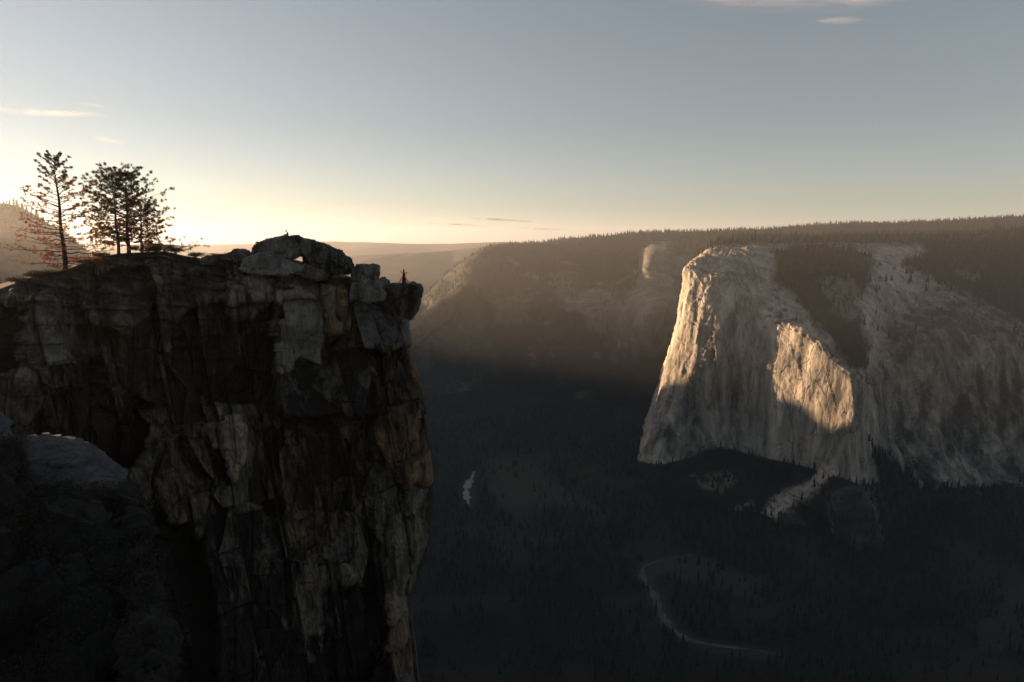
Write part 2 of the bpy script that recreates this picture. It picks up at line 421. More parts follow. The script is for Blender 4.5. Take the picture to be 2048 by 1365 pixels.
for p_, s_ in (([(1655,930),(1675,948),(1645,990),(1605,1020),(1580,1055),(1540,1085),(1478,1095),(1455,1082),(1500,1045),(1535,1015),(1565,985),(1622,960)], 1.0),
           ([(1385,950),(1450,938),(1478,965),(1450,985),(1400,975)], 0.55),
           ([(1440,1045),(1470,1010),(1510,1002),(1500,1022),(1455,1055)], 0.7),
           ([(1545,1060),(1600,1045),(1625,1100),(1600,1135),(1550,1130)], 0.6),
           ([(1665,990),(1750,985),(1765,1080),(1720,1130),(1670,1110)], 0.65),
           ([(1640,560),(1700,545),(1735,600),(1700,640),(1660,620)], 0.45),
           ([(1905,520),(1960,535),(1950,560),(1900,545)], 0.35)):
    veg = veg * (1 - s_ * poly_mask(jx, jy, p_, 5))
brk = sstep(0.02, 0.25, fbm(V / 30., 4, 95)) * sstep(8.0, 8.3, row_of) * (1 - poly_mask(gx, gy, [(1655,930),(1675,948),(1640,990),(1592,1015),(1562,1048),(1520,1080),(1478,1092),(1462,1082),(1500,1050),(1540,1020),(1572,985),(1622,960)], 4)); veg = np.maximum(veg, brk * 0.95)
speck = sstep(0.18, 0.5, fbm(V / 22., 4, 91))
veg = np.maximum(veg, shoulder * speck * 0.9 * sstep(1500, 1560, gx))
veg = np.clip(veg, 0, 1)
veg = np.maximum(veg, 0.7 * sstep(0.1, 0.35, fbm(V / 16., 3, 97)) * sstep(8.0, 8.2, row_of))
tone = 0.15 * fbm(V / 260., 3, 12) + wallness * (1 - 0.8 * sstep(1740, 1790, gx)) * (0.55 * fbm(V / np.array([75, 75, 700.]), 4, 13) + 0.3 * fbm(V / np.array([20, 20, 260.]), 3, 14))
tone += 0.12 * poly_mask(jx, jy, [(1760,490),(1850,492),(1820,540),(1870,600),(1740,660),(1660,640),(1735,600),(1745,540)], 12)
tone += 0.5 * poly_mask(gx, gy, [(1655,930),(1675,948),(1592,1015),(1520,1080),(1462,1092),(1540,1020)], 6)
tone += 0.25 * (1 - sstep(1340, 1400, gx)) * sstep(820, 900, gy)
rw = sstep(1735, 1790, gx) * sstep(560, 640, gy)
tone -= 0.5 * rw  # right wall darkened: its shade is put into the rock tone
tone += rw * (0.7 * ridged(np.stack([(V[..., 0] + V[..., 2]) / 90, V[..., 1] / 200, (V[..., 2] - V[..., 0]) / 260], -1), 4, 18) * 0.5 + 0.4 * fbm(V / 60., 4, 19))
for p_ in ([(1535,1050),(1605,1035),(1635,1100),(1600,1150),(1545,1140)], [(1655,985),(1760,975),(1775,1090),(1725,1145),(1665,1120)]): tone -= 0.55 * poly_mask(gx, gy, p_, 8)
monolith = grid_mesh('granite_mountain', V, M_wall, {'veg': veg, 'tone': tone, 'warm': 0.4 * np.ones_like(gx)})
tag(monolith, label='huge pale granite monolith with sunlit flank rising from the dark valley', kind='structure')
pts = scatter(V, veg * (0.35 + 0.65 * sstep(-0.35, 0.2, fbm(V / 130., 3, 15))), 17)
pts = pts[in_view(pts)]
PTS_EC = pts

#@@FARWALL
# ------------------------------------------------------------------ wooded valley side behind it (centre) and high country (right)
cols = [(560,700,5200),(700,690,5200),(770,660,5200),(830,610,5250),(870,572,5350),(905,540,5500),(945,513,5650),(980,494,5900),(1040,489,6100),(1085,486,6200),(1130,479,6300),(1200,474,6400),(1270,466,6450),(1400,464,6500),(1480,460,6600),(1560,457,6700),(1680,448,6900),(1790,446,7000),(1900,441,7000),(2048,434,7000),(2320,425,7000)]
rows = []
NR = 8
fr = [0, .10, .22, .38, .54, .70, .86, 1.0]
net = []
for (cx, sy, Ys) in cols:
    b = 812 if cx < 1300 else 800
    c_ = []
    for k, f_ in enumerate(fr):
        Yk = np.interp(f_, [0, .10, .22, .38, .54, .70, .86, 1.0], [Ys, Ys - 420, Ys - 800, 4750, 4620, 4480, 4320, 4050])
        if cx < 980: Yk = min(Yk, Ys - 90 * k)
        xx = cx + (0 if cx > 1000 else (1000 - cx) * 0.0)
        c_.append((xx, sy + (b - sy) * f_, Yk))
    net.append(c_)
net = np.swapaxes(np.array(net, float), 0, 1)
# hidden back slope so the ridge has another side
bk = net[0].copy(); bkw = P(bk[:, 0], bk[:, 1], bk[:, 2]); bkw[:, 1] += 900; bkw[:, 2] -= 120
q0, q1 = to_px(bkw); bk = np.stack([q0, q1, bkw[:, 1]], -1)
ft = net[-1].copy(); ftw = P(ft[:, 0], ft[:, 1], ft[:, 2]); ftw[:, 1] -= 500; ftw[:, 2] = -1030
q0, q1 = to_px(ftw); ft = np.stack([q0, q1, ftw[:, 1]], -1)
net = np.concatenate([bk[None], net, ft[None]], 0)
G = resample(net, 16, [6, 26, 30, 36, 36, 36, 36, 30, 16], 0.8)
gx, gy = G[..., 0], G[..., 1]
V = P(gx, gy, G[..., 2]); nrm = grid_normals(V)
mid = sstep(470, 560, gy)
disp = (60 + 50 * mid) * fbm(np.stack([V[..., 0] / 420, V[..., 1] / 900, V[..., 2] / 700], -1), 5, 41) * sstep(0, 40, np.abs(gy - net[1][0][1]) + 40) * 0.8
disp += 28 * ridged(np.stack([(V[..., 0] + 0.9 * V[..., 2]) / 260, V[..., 1] / 400, V[..., 2] / 900], -1), 4, 44) * mid
disp += 7 * fbm(V / 45., 4, 45)
# buttresses standing out of the slope, and the little lit pinnacles
out = 0 * gx
for cx, cy, rx, ry, a in ((1322, 600, 60, 100, 360), (1326, 528, 30, 36, 520), (1352, 515, 10, 28, 90), (1366, 540, 10, 22, 220), (1220, 620, 60, 70, 140), (1140, 560, 22, 40, 70), (1330, 650, 26, 70, 90)):
    out += a * np.exp(-np.abs((gx - cx) / rx) ** 3 - np.abs((gy - cy) / ry) ** 3)
near_sky = sstep(1.0, 2.2, np.interp(np.arange(V.shape[0]), np.concatenate([[0], np.cumsum([6, 26, 30, 36, 36, 36, 36, 30, 16])]), np.arange(10)))[:, None]
V = V + nrm * (disp * (0.12 + 0.88 * near_sky))[..., None] + out[..., None] * np.array([-0.33, -1.0, 0.04])
jx = gx + 22 * fbm(V / 120., 4, 150); jy = gy + 18 * fbm(V / 120., 4, 160)
rock = np.zeros_like(gx)
for p_, s_ in (([(1130,600),(1200,560),(1240,590),(1310,560),(1345,640),(1345,700),(1240,700),(1190,650)], 0.8),
           ([(1285,505),(1310,484),(1345,492),(1362,560),(1370,650),(1275,660),(1280,560)], 1.0), ([(1352,508),(1385,508),(1385,555),(1355,552)], 0.9),
           ([(1100,545),(1150,530),(1165,590),(1120,600)], 0.5), ([(830,600),(900,560),(960,620),(1000,760),(820,800)], 0.2),
           ([(880,545),(950,505),(960,520),(900,565)], 0.3), ([(980,600),(1060,580),(1060,640),(990,660)], 0.35)):
    rock = np.maximum(rock, s_ * poly_mask(jx, jy, p_, 10))
rock = np.maximum(rock, 0.85 * sstep(0.25, 0.5, fbm(V / 150., 5, 170)) * mid * 0.6)
veg = 1 - rock
tone = 0.3 * fbm(V / 300., 3, 171)
hillside = grid_mesh('hillside', V, M_hill, {'veg': veg, 'tone': tone, 'warm': 0.5 * np.ones_like(gx)})
tag(hillside, label='wooded far side of the valley with grey cliffs in haze', kind='structure')
pts = scatter(V, np.where(gy < 500, veg, veg * 0.8), 21)
pts = pts[in_view(pts)]
PTS_FW = pts[rng.random(len(pts)) < 0.35 + 0.65 * sstep(-0.25, 0.15, fbm(pts / 140., 3, 175))]

#@@DISTANT
def far_ridge(name, prof, Y, depth, zbase, label, seed, amp):
    xs = np.linspace(prof[0][0], prof[-1][0], 260)
    ys = np.interp(xs, [p[0] for p in prof], [p[1] for p in prof])
    top = P(xs, ys, Y); rows_ = []
    for t in np.linspace(-0.25, 1, 60):
        r = top.copy()
        r[:, 1] = Y - depth * t
        tt = abs(t)
        r[:, 2] = top[:, 2] * (1 - tt ** 1.4) + zbase * tt ** 1.4
        r[:, 0] = top[:, 0] * (Y - depth * t) / Y
        rows_.append(r)
    V = np.array(rows_)
    V[..., 2] += amp * fbm(V / np.array([900, 1500, 900.]), 5, seed) * sstep(0, 0.1, np.abs(np.linspace(-0.25, 1, 60)))[:, None] + amp * 0.12 * fbm(V / 200., 3, seed + 4)
    o = grid_mesh(name, V, M_far); tag(o, label=label, kind='structure'); return V
far_ridge('distant_hills', [(-700,478),(-200,480),(200,488),(370,491),(500,488),(640,483),(740,485),(820,488),(900,488),(1000,484),(1100,487),(1300,492),(1600,495),(2300,495)], 15000, 4500, -500, 'low distant hills fading into the sunset haze on the skyline', 5, 40)
far_ridge('hills', [(200,560),(450,540),(600,522),(700,512),(830,505),(900,502),(960,494),(1020,486),(1080,485),(1130,492),(1300,520)], 9200, 3000, -900, 'hazy rounded ridge behind the near cliff', 15, 60)

# ------------------------------------------------------------------ left ridge that shades the valley
RC = np.array([(-2600,-3000,330),(-2700,0,300),(-2800,1250,205),(-2780,2100,150),(-2760,2480,130),(-2750,2640,-60),(-2740,3200,-70),(-2720,3340,60),(-2700,3440,188),(-2700,3580,195),(-2690,3780,192),(-2680,3880,150),(-2650,4000,-120),(-2610,4090,-520),(-2600,4200,-650),(-2600,4280,-430),(-2600,4330,-340),(-2600,4405,-340),(-2600,4450,-730),(-2600,4580,-730),(-2650,4700,-420),(-2750,5200,-345),(-3000,6000,-270),(-3300,7400,-260),(-3600,9500,-200)], float)  # crest dips and rises shaped to steer sun patches and lit haze
tt = np.linspace(0, 1, 420); ci = np.linspace(0, 1, len(RC))
seg = np.concatenate([[0], np.cumsum(np.linalg.norm(np.diff(RC[:, :2], axis=0), axis=1))]); seg /= seg[-1]
crest = np.stack([np.interp(tt, seg, RC[:, k]) for k in range(3)], -1)
rows_ = []
for s in np.linspace(-1, 1, 141):
    r = crest.copy(); r[:, 0] += s * 1500
    a = abs(s)
    r[:, 2] = crest[:, 2] * (1 - a ** 1.1) + (-1040) * a ** 1.1
    rows_.append(r)
V = np.array(rows_)
V[..., 2] += 70 * fbm(V / 350., 5, 61) * sstep(0.02, 0.2, np.abs(np.linspace(-1, 1, 141)))[:, None] + 10 * fbm(V / 70., 4, 62)
lr = grid_mesh('ridge', V, M_hill, {'veg': np.ones(V.shape[:2]) * .9, 'tone': np.zeros(V.shape[:2]), 'warm': np.zeros(V.shape[:2])})
tag(lr, label='dark wooded ridge at the left edge against the sunset', kind='structure')
pts = scatter(V, np.ones(V.shape[:2]) * 0.9, 24); px, py = to_px(pts)
PTS_LR = pts[(px > -80) & (px < 330) & (py < 620) & (pts[:, 1] > 1000)]

#@@VALLEY
# ------------------------------------------------------------------ valley floor, river, meadows
ZF = -1000.0
def floor_z(x, y):
    p = np.stack([x, y, 0 * x], -1)
    z = ZF + 14 * fbm(p / 500., 3, 201)
    z = z + 260 * sstep(0.0, 1.0, (1250 - y) / 1100.) ** 1.2 + 140 * sstep(0, 1, (900 + x * 0.1 - y * 0.0 - 1200) / 900)
    return z
xs = np.linspace(-4200, 5600, 500); ys = np.concatenate([np.linspace(150, 5200, 420), np.linspace(5300, 9000, 20)])
X, Yg = np.meshgrid(xs, ys)
Z = floor_z(X, Yg)
V = np.stack([X, Yg, Z], -1)
gx, gy = to_px(V)
jx = gx + 14 * fbm(V / 70., 3, 210); jy = gy + 9 * fbm(V / 70., 3, 211)
MEAD = [([(960,925),(1010,915),(1080,935),(1130,985),(1200,1015),(1200,1035),(1120,1018),(1010,1022),(975,985)], 0.75),
        ([(1040,1072),(1130,1068),(1140,1085),(1060,1095)], 0.5),
        ([(1290,1125),(1400,1110),(1530,1160),(1520,1205),(1400,1170),(1300,1150)], 0.8),
        ([(1275,1140),(1300,1150),(1350,1250),(1370,1285),(1320,1250)], 0.9),
        ([(1370,1270),(1450,1300),(1560,1315),(1530,1325),(1400,1300)], 0.8),
        ([(1950,1250),(2060,1150),(2060,1290),(1960,1300)], 0.6)]
mead = np.zeros_like(gx)
for p_, s_ in MEAD: mead = np.maximum(mead, s_ * poly_mask(jx, jy, p_, 6))
RIV = [(948,944),(944,955),(936,968),(932,985),(936,1000),(938,1013)]
RIV2 = [(1385,1112),(1340,1118),(1300,1128),(1284,1142),(1290,1165),(1308,1190),(1318,1220),(1330,1245),(1350,1268),(1385,1288),(1440,1298),(1500,1306),(1560,1318)]
def ribbon(name, pts_px, w0, mat, label, dz, kind='structure', jitter=0.35):
    c = np.array([Pz(a, b, ZF) for a, b in pts_px])
    c = resample(c[:, None, :].repeat(2, 1), 1, 10, 1.0)[:, 0]
    t = np.gradient(c, axis=0); t /= np.linalg.norm(t, axis=1, keepdims=True)
    nn = np.stack([t[:, 1], -t[:, 0], 0 * t[:, 0]], -1)
    k = np.arange(len(c))
    ww = w0 * (1 + jitter * np.sin(k * 0.9) + jitter * np.sin(k * 0.37 + 1)) * np.clip(np.sin(np.pi * (k + 2) / (len(c) + 3)), 0.3, 1)
    rows_ = []
    for s in np.linspace(-1, 1, 5):
        r = c + nn * (s * ww)[:, None]; r[:, 2] = floor_z(r[:, 0], r[:, 1]) + dz; rows_.append(r)
    o = grid_mesh(name, np.array(rows_), mat); tag(o, label=label, kind=kind); return c, ww
M_water, n_, l_, b_ = new_mat('river_water', 0.3); b_.inputs['Base Color'].default_value = (0.10, 0.12, 0.12, 1); b_.inputs['Specular IOR Level'].default_value = 0.6
wv = N(n_, 'ShaderNodeTexNoise', Scale=0.08, Detail=4.0); bp_ = N(n_, 'ShaderNodeBump', Strength=0.3, Distance=2.0); l_.new(wv.outputs['Fac'], bp_.inputs['Height']); l_.new(bp_.outputs[0], b_.inputs['Normal'])
M_sand = plain('river_sand', (0.08, 0.078, 0.07), noise=0.03)
clear = np.zeros(len(X.ravel()))
for nm, line, wdt, mt, lb in (('river', RIV, 13, M_water, 'short bright bend of river among dark valley trees'),
                              ('road', RIV2, 9, M_sand, 'pale curving sandy track around the dark valley meadow')):
    c, ww = ribbon(nm, line, wdt, mt, lb, 1.6)
    A = np.stack([X.ravel(), Yg.ravel()], -1)
    near = np.zeros(len(A))
    for q, w_ in zip(c, ww):
        d = np.hypot(A[:, 0] - q[0], A[:, 1] - q[1]); near = np.maximum(near, 1 - sstep(w_ * 1.3, w_ * 2.0 + 22, d))
    clear = np.maximum(clear, near)
clear = clear.reshape(X.shape)
opn = sstep(0.12, 0.4, fbm(np.stack([X, Yg, 0 * X], -1) / 160., 4, 222))
veg = 1 - np.maximum(np.maximum(mead, clear * 0.8), 0.35 * opn)
g = grid_mesh('ground', V, M_ground, {'veg': veg, 'tone': 0.9 * mead, 'warm': 0 * veg})
tag(g, label='dark wooded valley floor with pale meadows', kind='structure')
pts = scatter(V, np.clip(1 - 0.93 * mead - clear - 0.8 * opn, 0, 1), 18); 
pts = pts[in_view(pts)]
px, py = to_px(pts); pts = pts[(px > 780)]
PTS_VF = pts
S = 17500.0
gb = np.array([[-S, -S, -1090], [S, -S, -1090], [S, S, -1090], [-S, S, -1090]])
o = raw_mesh('terrain', gb, [(0, 1, 2, 3)], M_far); tag(o, label='lowest ground reaching the horizon', kind='structure')
if len(PTS_EC): conifers('forest', PTS_EC, 20, 38, M_conifer, 'dark conifers on the shoulders and foot of the granite monolith')
if len(PTS_FW): conifers('forest', PTS_FW, 14, 36, M_conifer, 'conifer forest covering the far valley side and skyline')
if len(PTS_LR): conifers('forest', PTS_LR, 22, 38, M_conifer, 'conifers on the dark ridge at the left edge')
if len(PTS_VF): conifers('forest', PTS_VF, 22, 40, M_conifer, 'dark conifer forest on the valley floor')
print('TREES', len(PTS_EC), len(PTS_FW), len(PTS_LR), len(PTS_VF))

#@@CLIFF
# ------------------------------------------------------------------ the near cliff (left)
SIL = np.array([(480,700),(548,760),(572,790),(600,806),(640,818),(660,821),(700,823),(750,836),(800,851),(860,860),(900,868),(950,874),(1000,869),(1060,861),(1120,850),(1160,836),(1190,821),(1230,825),(1290,832),(1365,836),(1600,840)], float)
TOP = np.array([(-400,620),(-260,600),(0,578),(60,556),(130,541),(190,517),(240,507),(330,503),(375,513),(420,520),(450,512),(500,512),(560,520),(600,534),(640,546),(697,552),(720,570),(765,590),(800,606),(830,645)], float)
NU, NV = 900, 760
u = np.linspace(0, 1, NU)[None, :] * np.ones((NV, 1)); v = np.linspace(0, 1, NV)[:, None] * np.ones((1, NU))
py0 = 560 + 900 * v
for _ in range(4):
    Sx = np.interp(py0, SIL[:, 0], SIL[:, 1])
    gx = -260 + u * (Sx + 260)
    py0 = np.interp(gx, TOP[:, 0], TOP[:, 1]) * (1 - v) + 1480 * v
gy = py0
Ytop = np.interp(gx, [-260, 0, 200, 400, 560, 700, 840], [60, 65, 72, 80, 85, 87, 89])
Ybot = np.interp(gx, [-260, 200, 400, 600, 840], [46, 58, 66, 73, 80])
Y = Ytop * (1 - v) + Ybot * v
# profile: rounded rim, band of ledges, overhang, long face
Y += 3.0 * np.exp(-v / 0.035)
Y += 2.2 * sstep(640, 700, gy + 10 * np.sin(gx / 60)) * (1 - sstep(760, 900, gy)) * sstep(60, 250, gx) * (1 - sstep(640, 720, gx))
rr = np.clip((Sx - gx) / 60., 0, 1); Y += 9 * (1 - np.sqrt(1 - (1 - rr) ** 2 * 0.98))
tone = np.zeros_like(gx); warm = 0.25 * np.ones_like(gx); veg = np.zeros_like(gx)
wx = gx + 5 * fbm(np.stack([gx / 26, gy / 26, 0 * gx], -1), 3, 300); wy = gy + 5 * fbm(np.stack([gx / 26, gy / 26, 0 * gx + 5], -1), 3, 301)
FE = [  # outline, depth at its top, depth at its bottom (metres, negative = nearer), edge px, tone (recess shade painted in), warm
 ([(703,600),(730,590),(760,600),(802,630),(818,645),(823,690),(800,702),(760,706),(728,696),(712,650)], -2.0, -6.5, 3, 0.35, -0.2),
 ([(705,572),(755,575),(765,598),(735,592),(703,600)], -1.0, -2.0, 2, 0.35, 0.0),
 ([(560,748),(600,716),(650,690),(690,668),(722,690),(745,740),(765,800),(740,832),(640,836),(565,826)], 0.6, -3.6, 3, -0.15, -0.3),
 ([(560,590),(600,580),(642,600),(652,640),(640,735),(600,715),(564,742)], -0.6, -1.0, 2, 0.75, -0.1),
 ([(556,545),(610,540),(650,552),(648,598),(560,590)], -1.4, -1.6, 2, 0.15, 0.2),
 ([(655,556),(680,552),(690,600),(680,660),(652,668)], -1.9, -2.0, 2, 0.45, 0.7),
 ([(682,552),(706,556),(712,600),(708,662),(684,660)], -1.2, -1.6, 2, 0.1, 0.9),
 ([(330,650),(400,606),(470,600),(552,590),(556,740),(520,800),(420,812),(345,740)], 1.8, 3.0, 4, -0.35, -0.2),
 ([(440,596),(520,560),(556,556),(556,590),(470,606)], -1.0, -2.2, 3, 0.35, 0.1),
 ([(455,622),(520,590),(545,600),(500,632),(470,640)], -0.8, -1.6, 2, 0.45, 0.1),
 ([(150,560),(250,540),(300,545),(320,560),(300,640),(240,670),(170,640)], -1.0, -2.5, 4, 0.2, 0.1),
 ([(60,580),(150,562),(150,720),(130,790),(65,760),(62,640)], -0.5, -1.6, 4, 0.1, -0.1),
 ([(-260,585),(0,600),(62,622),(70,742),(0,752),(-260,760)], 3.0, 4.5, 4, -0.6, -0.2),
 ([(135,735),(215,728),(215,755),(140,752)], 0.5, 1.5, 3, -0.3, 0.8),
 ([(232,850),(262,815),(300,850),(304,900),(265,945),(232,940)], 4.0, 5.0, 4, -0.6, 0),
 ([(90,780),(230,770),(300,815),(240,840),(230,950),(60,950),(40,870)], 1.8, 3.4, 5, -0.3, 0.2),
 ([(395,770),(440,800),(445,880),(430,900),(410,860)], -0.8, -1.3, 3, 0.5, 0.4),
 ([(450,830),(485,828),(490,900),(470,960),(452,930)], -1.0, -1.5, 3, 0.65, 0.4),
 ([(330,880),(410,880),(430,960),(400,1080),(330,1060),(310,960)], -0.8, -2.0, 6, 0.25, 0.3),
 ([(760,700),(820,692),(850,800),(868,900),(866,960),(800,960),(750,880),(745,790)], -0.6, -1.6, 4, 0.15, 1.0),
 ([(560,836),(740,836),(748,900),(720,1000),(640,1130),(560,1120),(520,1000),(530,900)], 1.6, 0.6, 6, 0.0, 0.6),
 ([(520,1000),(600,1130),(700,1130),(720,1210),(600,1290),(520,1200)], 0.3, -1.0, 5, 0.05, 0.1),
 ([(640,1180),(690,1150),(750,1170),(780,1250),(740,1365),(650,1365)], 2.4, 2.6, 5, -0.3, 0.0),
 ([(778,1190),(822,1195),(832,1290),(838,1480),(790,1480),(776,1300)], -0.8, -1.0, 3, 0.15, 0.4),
 ([(255,960),(310,1010),(400,1080),(430,1300),(420,1480),(200,1480),(240,1100)], 3.0, 5.0, 14, -1.1, 0),  # lower left hollow painted nearly black, shade put into the tone
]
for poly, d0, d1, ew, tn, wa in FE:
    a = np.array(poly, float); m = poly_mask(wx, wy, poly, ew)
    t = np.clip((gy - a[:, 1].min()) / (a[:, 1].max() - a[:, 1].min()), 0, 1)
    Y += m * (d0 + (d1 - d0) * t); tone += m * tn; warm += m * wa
V = P(gx, gy, Y)
nrm = grid_normals(V); nrm = nrm * 0.4 + np.array([0.15, -0.95, 0.05]) * 0.6
dm = sstep(0.0, 0.03, v)
# stacked ledges in the upper band
led = V[..., 2] + 0.5 * fbm(V / 5., 3, 320) + 0.12 * V[..., 0]
saw = (led / 1.7) % 1.0
band = (1 - sstep(690, 780, gy)) * (1 - sstep(540, 600, gx)) * dm
d = band * 0.8 * (1 - saw) ** 1.0
WV = V + np.stack([0.7 * fbm(V / 9., 2, 325), 0.7 * fbm(V / 9., 2, 326), 1.0 * fbm(V / 10., 2, 327)], -1)
A0, T0, E0 = cells(WV / np.array([7.0, 8.0, 17.]), 330)
A1, T1, E1 = cells(WV / np.array([2.6, 3.4, 6.5]), 340)
d = d + dm * (1.0 * A0 + 1.9 * T0 + 0.3 * A1 + 0.8 * T1)
for w_, h_, sd_, am_, dp_ in ((5.6, 12., 700, 1.0, 0.12), (2.3, 5.6, 710, 0.36, -0.08), (0.9, 2.1, 720, 0.12, 0.15), (0.4, 0.8, 730, 0.05, 0.0)):
    o_, ta_, tb_, ed_ = joints(V, w_, h_, sd_, dp_)
    d += dm * am_ * (0.8 * o_ + 1.1 * ta_ + 1.3 * tb_ - 0.35 * (1 - sstep(0, 0.05 * w_ + 0.03, ed_)))
d += dm * 0.06 * fbm(V / 0.4, 3, 361)
soft = np.zeros_like(gx)
for k_ in (0, 2): soft = np.maximum(soft, poly_mask(wx, wy, FE[k_][0], 4))
d *= 1 - 0.6 * soft
d *= (0.35 + 0.65 * sstep(0, 18, Sx - gx))
V = V + nrm * d[..., None]
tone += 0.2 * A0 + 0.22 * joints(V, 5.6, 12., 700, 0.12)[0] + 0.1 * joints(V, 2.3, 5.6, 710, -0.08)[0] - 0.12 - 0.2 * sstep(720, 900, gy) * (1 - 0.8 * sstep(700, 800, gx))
veg = np.clip(sstep(0.0, 0.55, nrm[..., 2] * 0) * 0 + (1 - sstep(0.012, 0.035, v + 0.02 * fbm(V / 2., 3, 370))) * (0.7 * (1 - sstep(430, 520, gx))), 0, 1)
veg = np.maximum(veg, 0.75 * sstep(0.3, 0.55, fbm(V / np.array([3., 3., 1.5]), 4, 372)) * band)
# close the body: top going back, right side going back, foot going down to the valley
def rowback(r, dy, dz, dx=0): q = r.copy(); q[:, 0] = q[:, 0] * (q[:, 1] + dy) / q[:, 1] - 0.06 * dy; q[:, 1] += dy; q[:, 2] += dz; return q
top_rows = [rowback(V[0], b_ * 1.0, -0.02 * b_ - 0.004 * b_ ** 2 * 0.5, 0) for b_ in (45, 25, 14, 8, 4.5, 2.2, 1.0)]
foot = V[-1]
foot_rows = [np.stack([foot[:, 0], foot[:, 1] + k * 6, foot[:, 2] - 130 * k], -1) + (2.5 * k * fbm(np.stack([foot[:, 0] / 12, foot[:, 0] * 0 + k, foot[:, 0] * 0], -1), 3, 380))[:, None] for k in range(1, 8)]
W = np.concatenate([np.array(top_rows), V, np.array(foot_rows)], 0)
def ext(A, n0, n1): return np.concatenate([np.repeat(A[:1], n0, 0), A, np.repeat(A[-1:], n1, 0)], 0)
tone, warm, veg = (ext(a, 7, 7) for a in (tone, warm, veg))
last = W[:, -1]
side = [np.stack([last[:, 0] * (last[:, 1] + k_) / last[:, 1] - 0.12 * k_, last[:, 1] + k_, last[:, 2] - 0.002 * k_ ** 2], -1) + 0.6 * fbm(np.stack([last[:, 2] / 3, last[:, 2] * 0 + k_, last[:, 2] * 0], -1), 3, 390)[:, None] * np.array([1, 0, 0]) for k_ in (1.5, 4, 9, 18, 35, 60)]
W = np.concatenate([W, np.swapaxes(np.array(side), 0, 1)], 1)
def ext2(A): return np.concatenate([A, np.repeat(A[:, -1:], 6, 1)], 1)
tone, warm, veg = (ext2(a) for a in (tone, warm, veg))
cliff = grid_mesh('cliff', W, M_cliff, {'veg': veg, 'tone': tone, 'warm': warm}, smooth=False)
tag(cliff, label='dark fractured granite cliff filling the left side', kind='structure')
CLV = V; CLX, CLY = gx, gy
def rim_point(px, back=0.5):
    k = np.argmin(np.abs(CLX[0] - px)); p = CLV[0, k].copy(); p[1] += back; p[2] -= 0.02 * back; return p

# ------------------------------------------------------------------ rock blocks, boulders
def rock(name, outline, Yf, Yb, mat, seed, vox=0.12, rough=0.14, back_scale=0.85, lean=0.0, tone=0.0, warm=0.0, fac=1.6):
    a = np.array(outline, float); n = len(a); c = a.mean(0)
    fr_ = P(a[:, 0], a[:, 1], Yf)
    ctr = P(c[0], c[1], Yf)
    rings = []
    for t in (0, 0.33, 0.66, 1.0):
        sca = 1 - (1 - back_scale) * t ** 2
        q = ctr + (fr_ - ctr) * sca; q[:, 1] = Yf + (Yb - Yf) * t + lean * (fr_[:, 2] - ctr[2]) * (1 - t); rings.append(q)
    q = ctr + (fr_ - ctr) * 0.9; q[:, 1] = Yf - 0.25 + lean * (fr_[:, 2] - ctr[2]) ; rings.insert(0, q)
    bm = bmesh.new(); vs = [[bm.verts.new(p) for p in r] for r in rings]
    bm.faces.new(vs[0]); bm.faces.new(vs[-1][::-1])
    for r0, r1 in zip(vs[:-1], vs[1:]):
        for k in range(n): bm.faces.new((r0[k], r1[k], r1[(k + 1) % n], r0[(k + 1) % n]))
    bmesh.ops.recalc_face_normals(bm, faces=bm.faces)
    me = bpy.data.meshes.new(name); bm.to_mesh(me); bm.free()
    o = bpy.data.objects.new(name, me); COL.objects.link(o)
    md = o.modifiers.new('r', 'REMESH'); md.mode = 'VOXEL'; md.voxel_size = vox
    sm = o.modifiers.new('s', 'SMOOTH'); sm.iterations = 1; sm.factor = 0.5
    dg = bpy.context.evaluated_depsgraph_get(); me2 = bpy.data.meshes.new_from_object(o.evaluated_get(dg))
    o.modifiers.clear(); o.data = me2; bpy.data.meshes.remove(me); me2.name = name
    m = len(me2.vertices); co = np.empty(m * 3, np.float32); me2.vertices.foreach_get('co', co); co = co.reshape(-1, 3).astype(float)
    nr = np.empty(m * 3, np.float32); me2.vertices.foreach_get('normal', nr); nr = nr.reshape(-1, 3)
    a_, t_, e_ = cells(co / fac, seed); a2, t2, e2 = cells(co / (fac * 0.4), seed + 5)
    dd = rough * (0.8 * a_ + 1.5 * t_ + 0.35 * a2 + 0.8 * t2 - 0.8 * (1 - sstep(0, 0.08, e_))) + rough * 0.5 * fbm(co / 0.4, 3, seed)
    for w_, h_, am_ in ((fac * 1.2, fac * 0.9, 0.55), (fac * 0.45, fac * 0.35, 0.3)):
        o_, ta_, tb_, ed_ = joints(co, w_, h_, seed + 9, 0.2)
        dd += rough * am_ * (0.8 * o_ + ta_ + tb_ - 0.7 * (1 - sstep(0, 0.06, ed_)))
    co += nr * dd[:, None]
    org = co.mean(0); co -= org; o.location = org
    me2.vertices.foreach_set('co', co.astype(np.float32).ravel())
    for an, av in (('tone', tone), ('warm', warm), ('veg', 0.0)):
        at = me2.attributes.new(an, 'FLOAT', 'POINT'); at.data.foreach_set('value', np.full(m, av, np.float32))
    me2.materials.clear(); me2.materials.append(mat); me2.update()
    return o
BG = 'boulders stacked on the cliff top'
o = rock('boulder', [(498,522),(502,498),(508,487),(530,479),(556,474),(574,470),(586,474),(598,486),(599,504),(595,514),(560,520),(530,526)], 83.5, 88, M_cliff, 400, tone=0.25, warm=0.2, lean=0.35)
tag(o, 'rounded cracked boulder on the summit of the cliff, below the seated person', 'boulder', BG)
o = rock('boulder', [(580,478),(592,475),(612,482),(642,491),(668,503),(688,517),(697,530),(699,545),(690,552),(655,550),(634,545),(622,530),(612,512),(602,505),(590,500)], 84, 89, M_cliff, 410, tone=-0.05, warm=0.1, lean=0.25)
tag(o, 'long dark boulder slab leaning down to the right over the bright gap', 'boulder', BG)
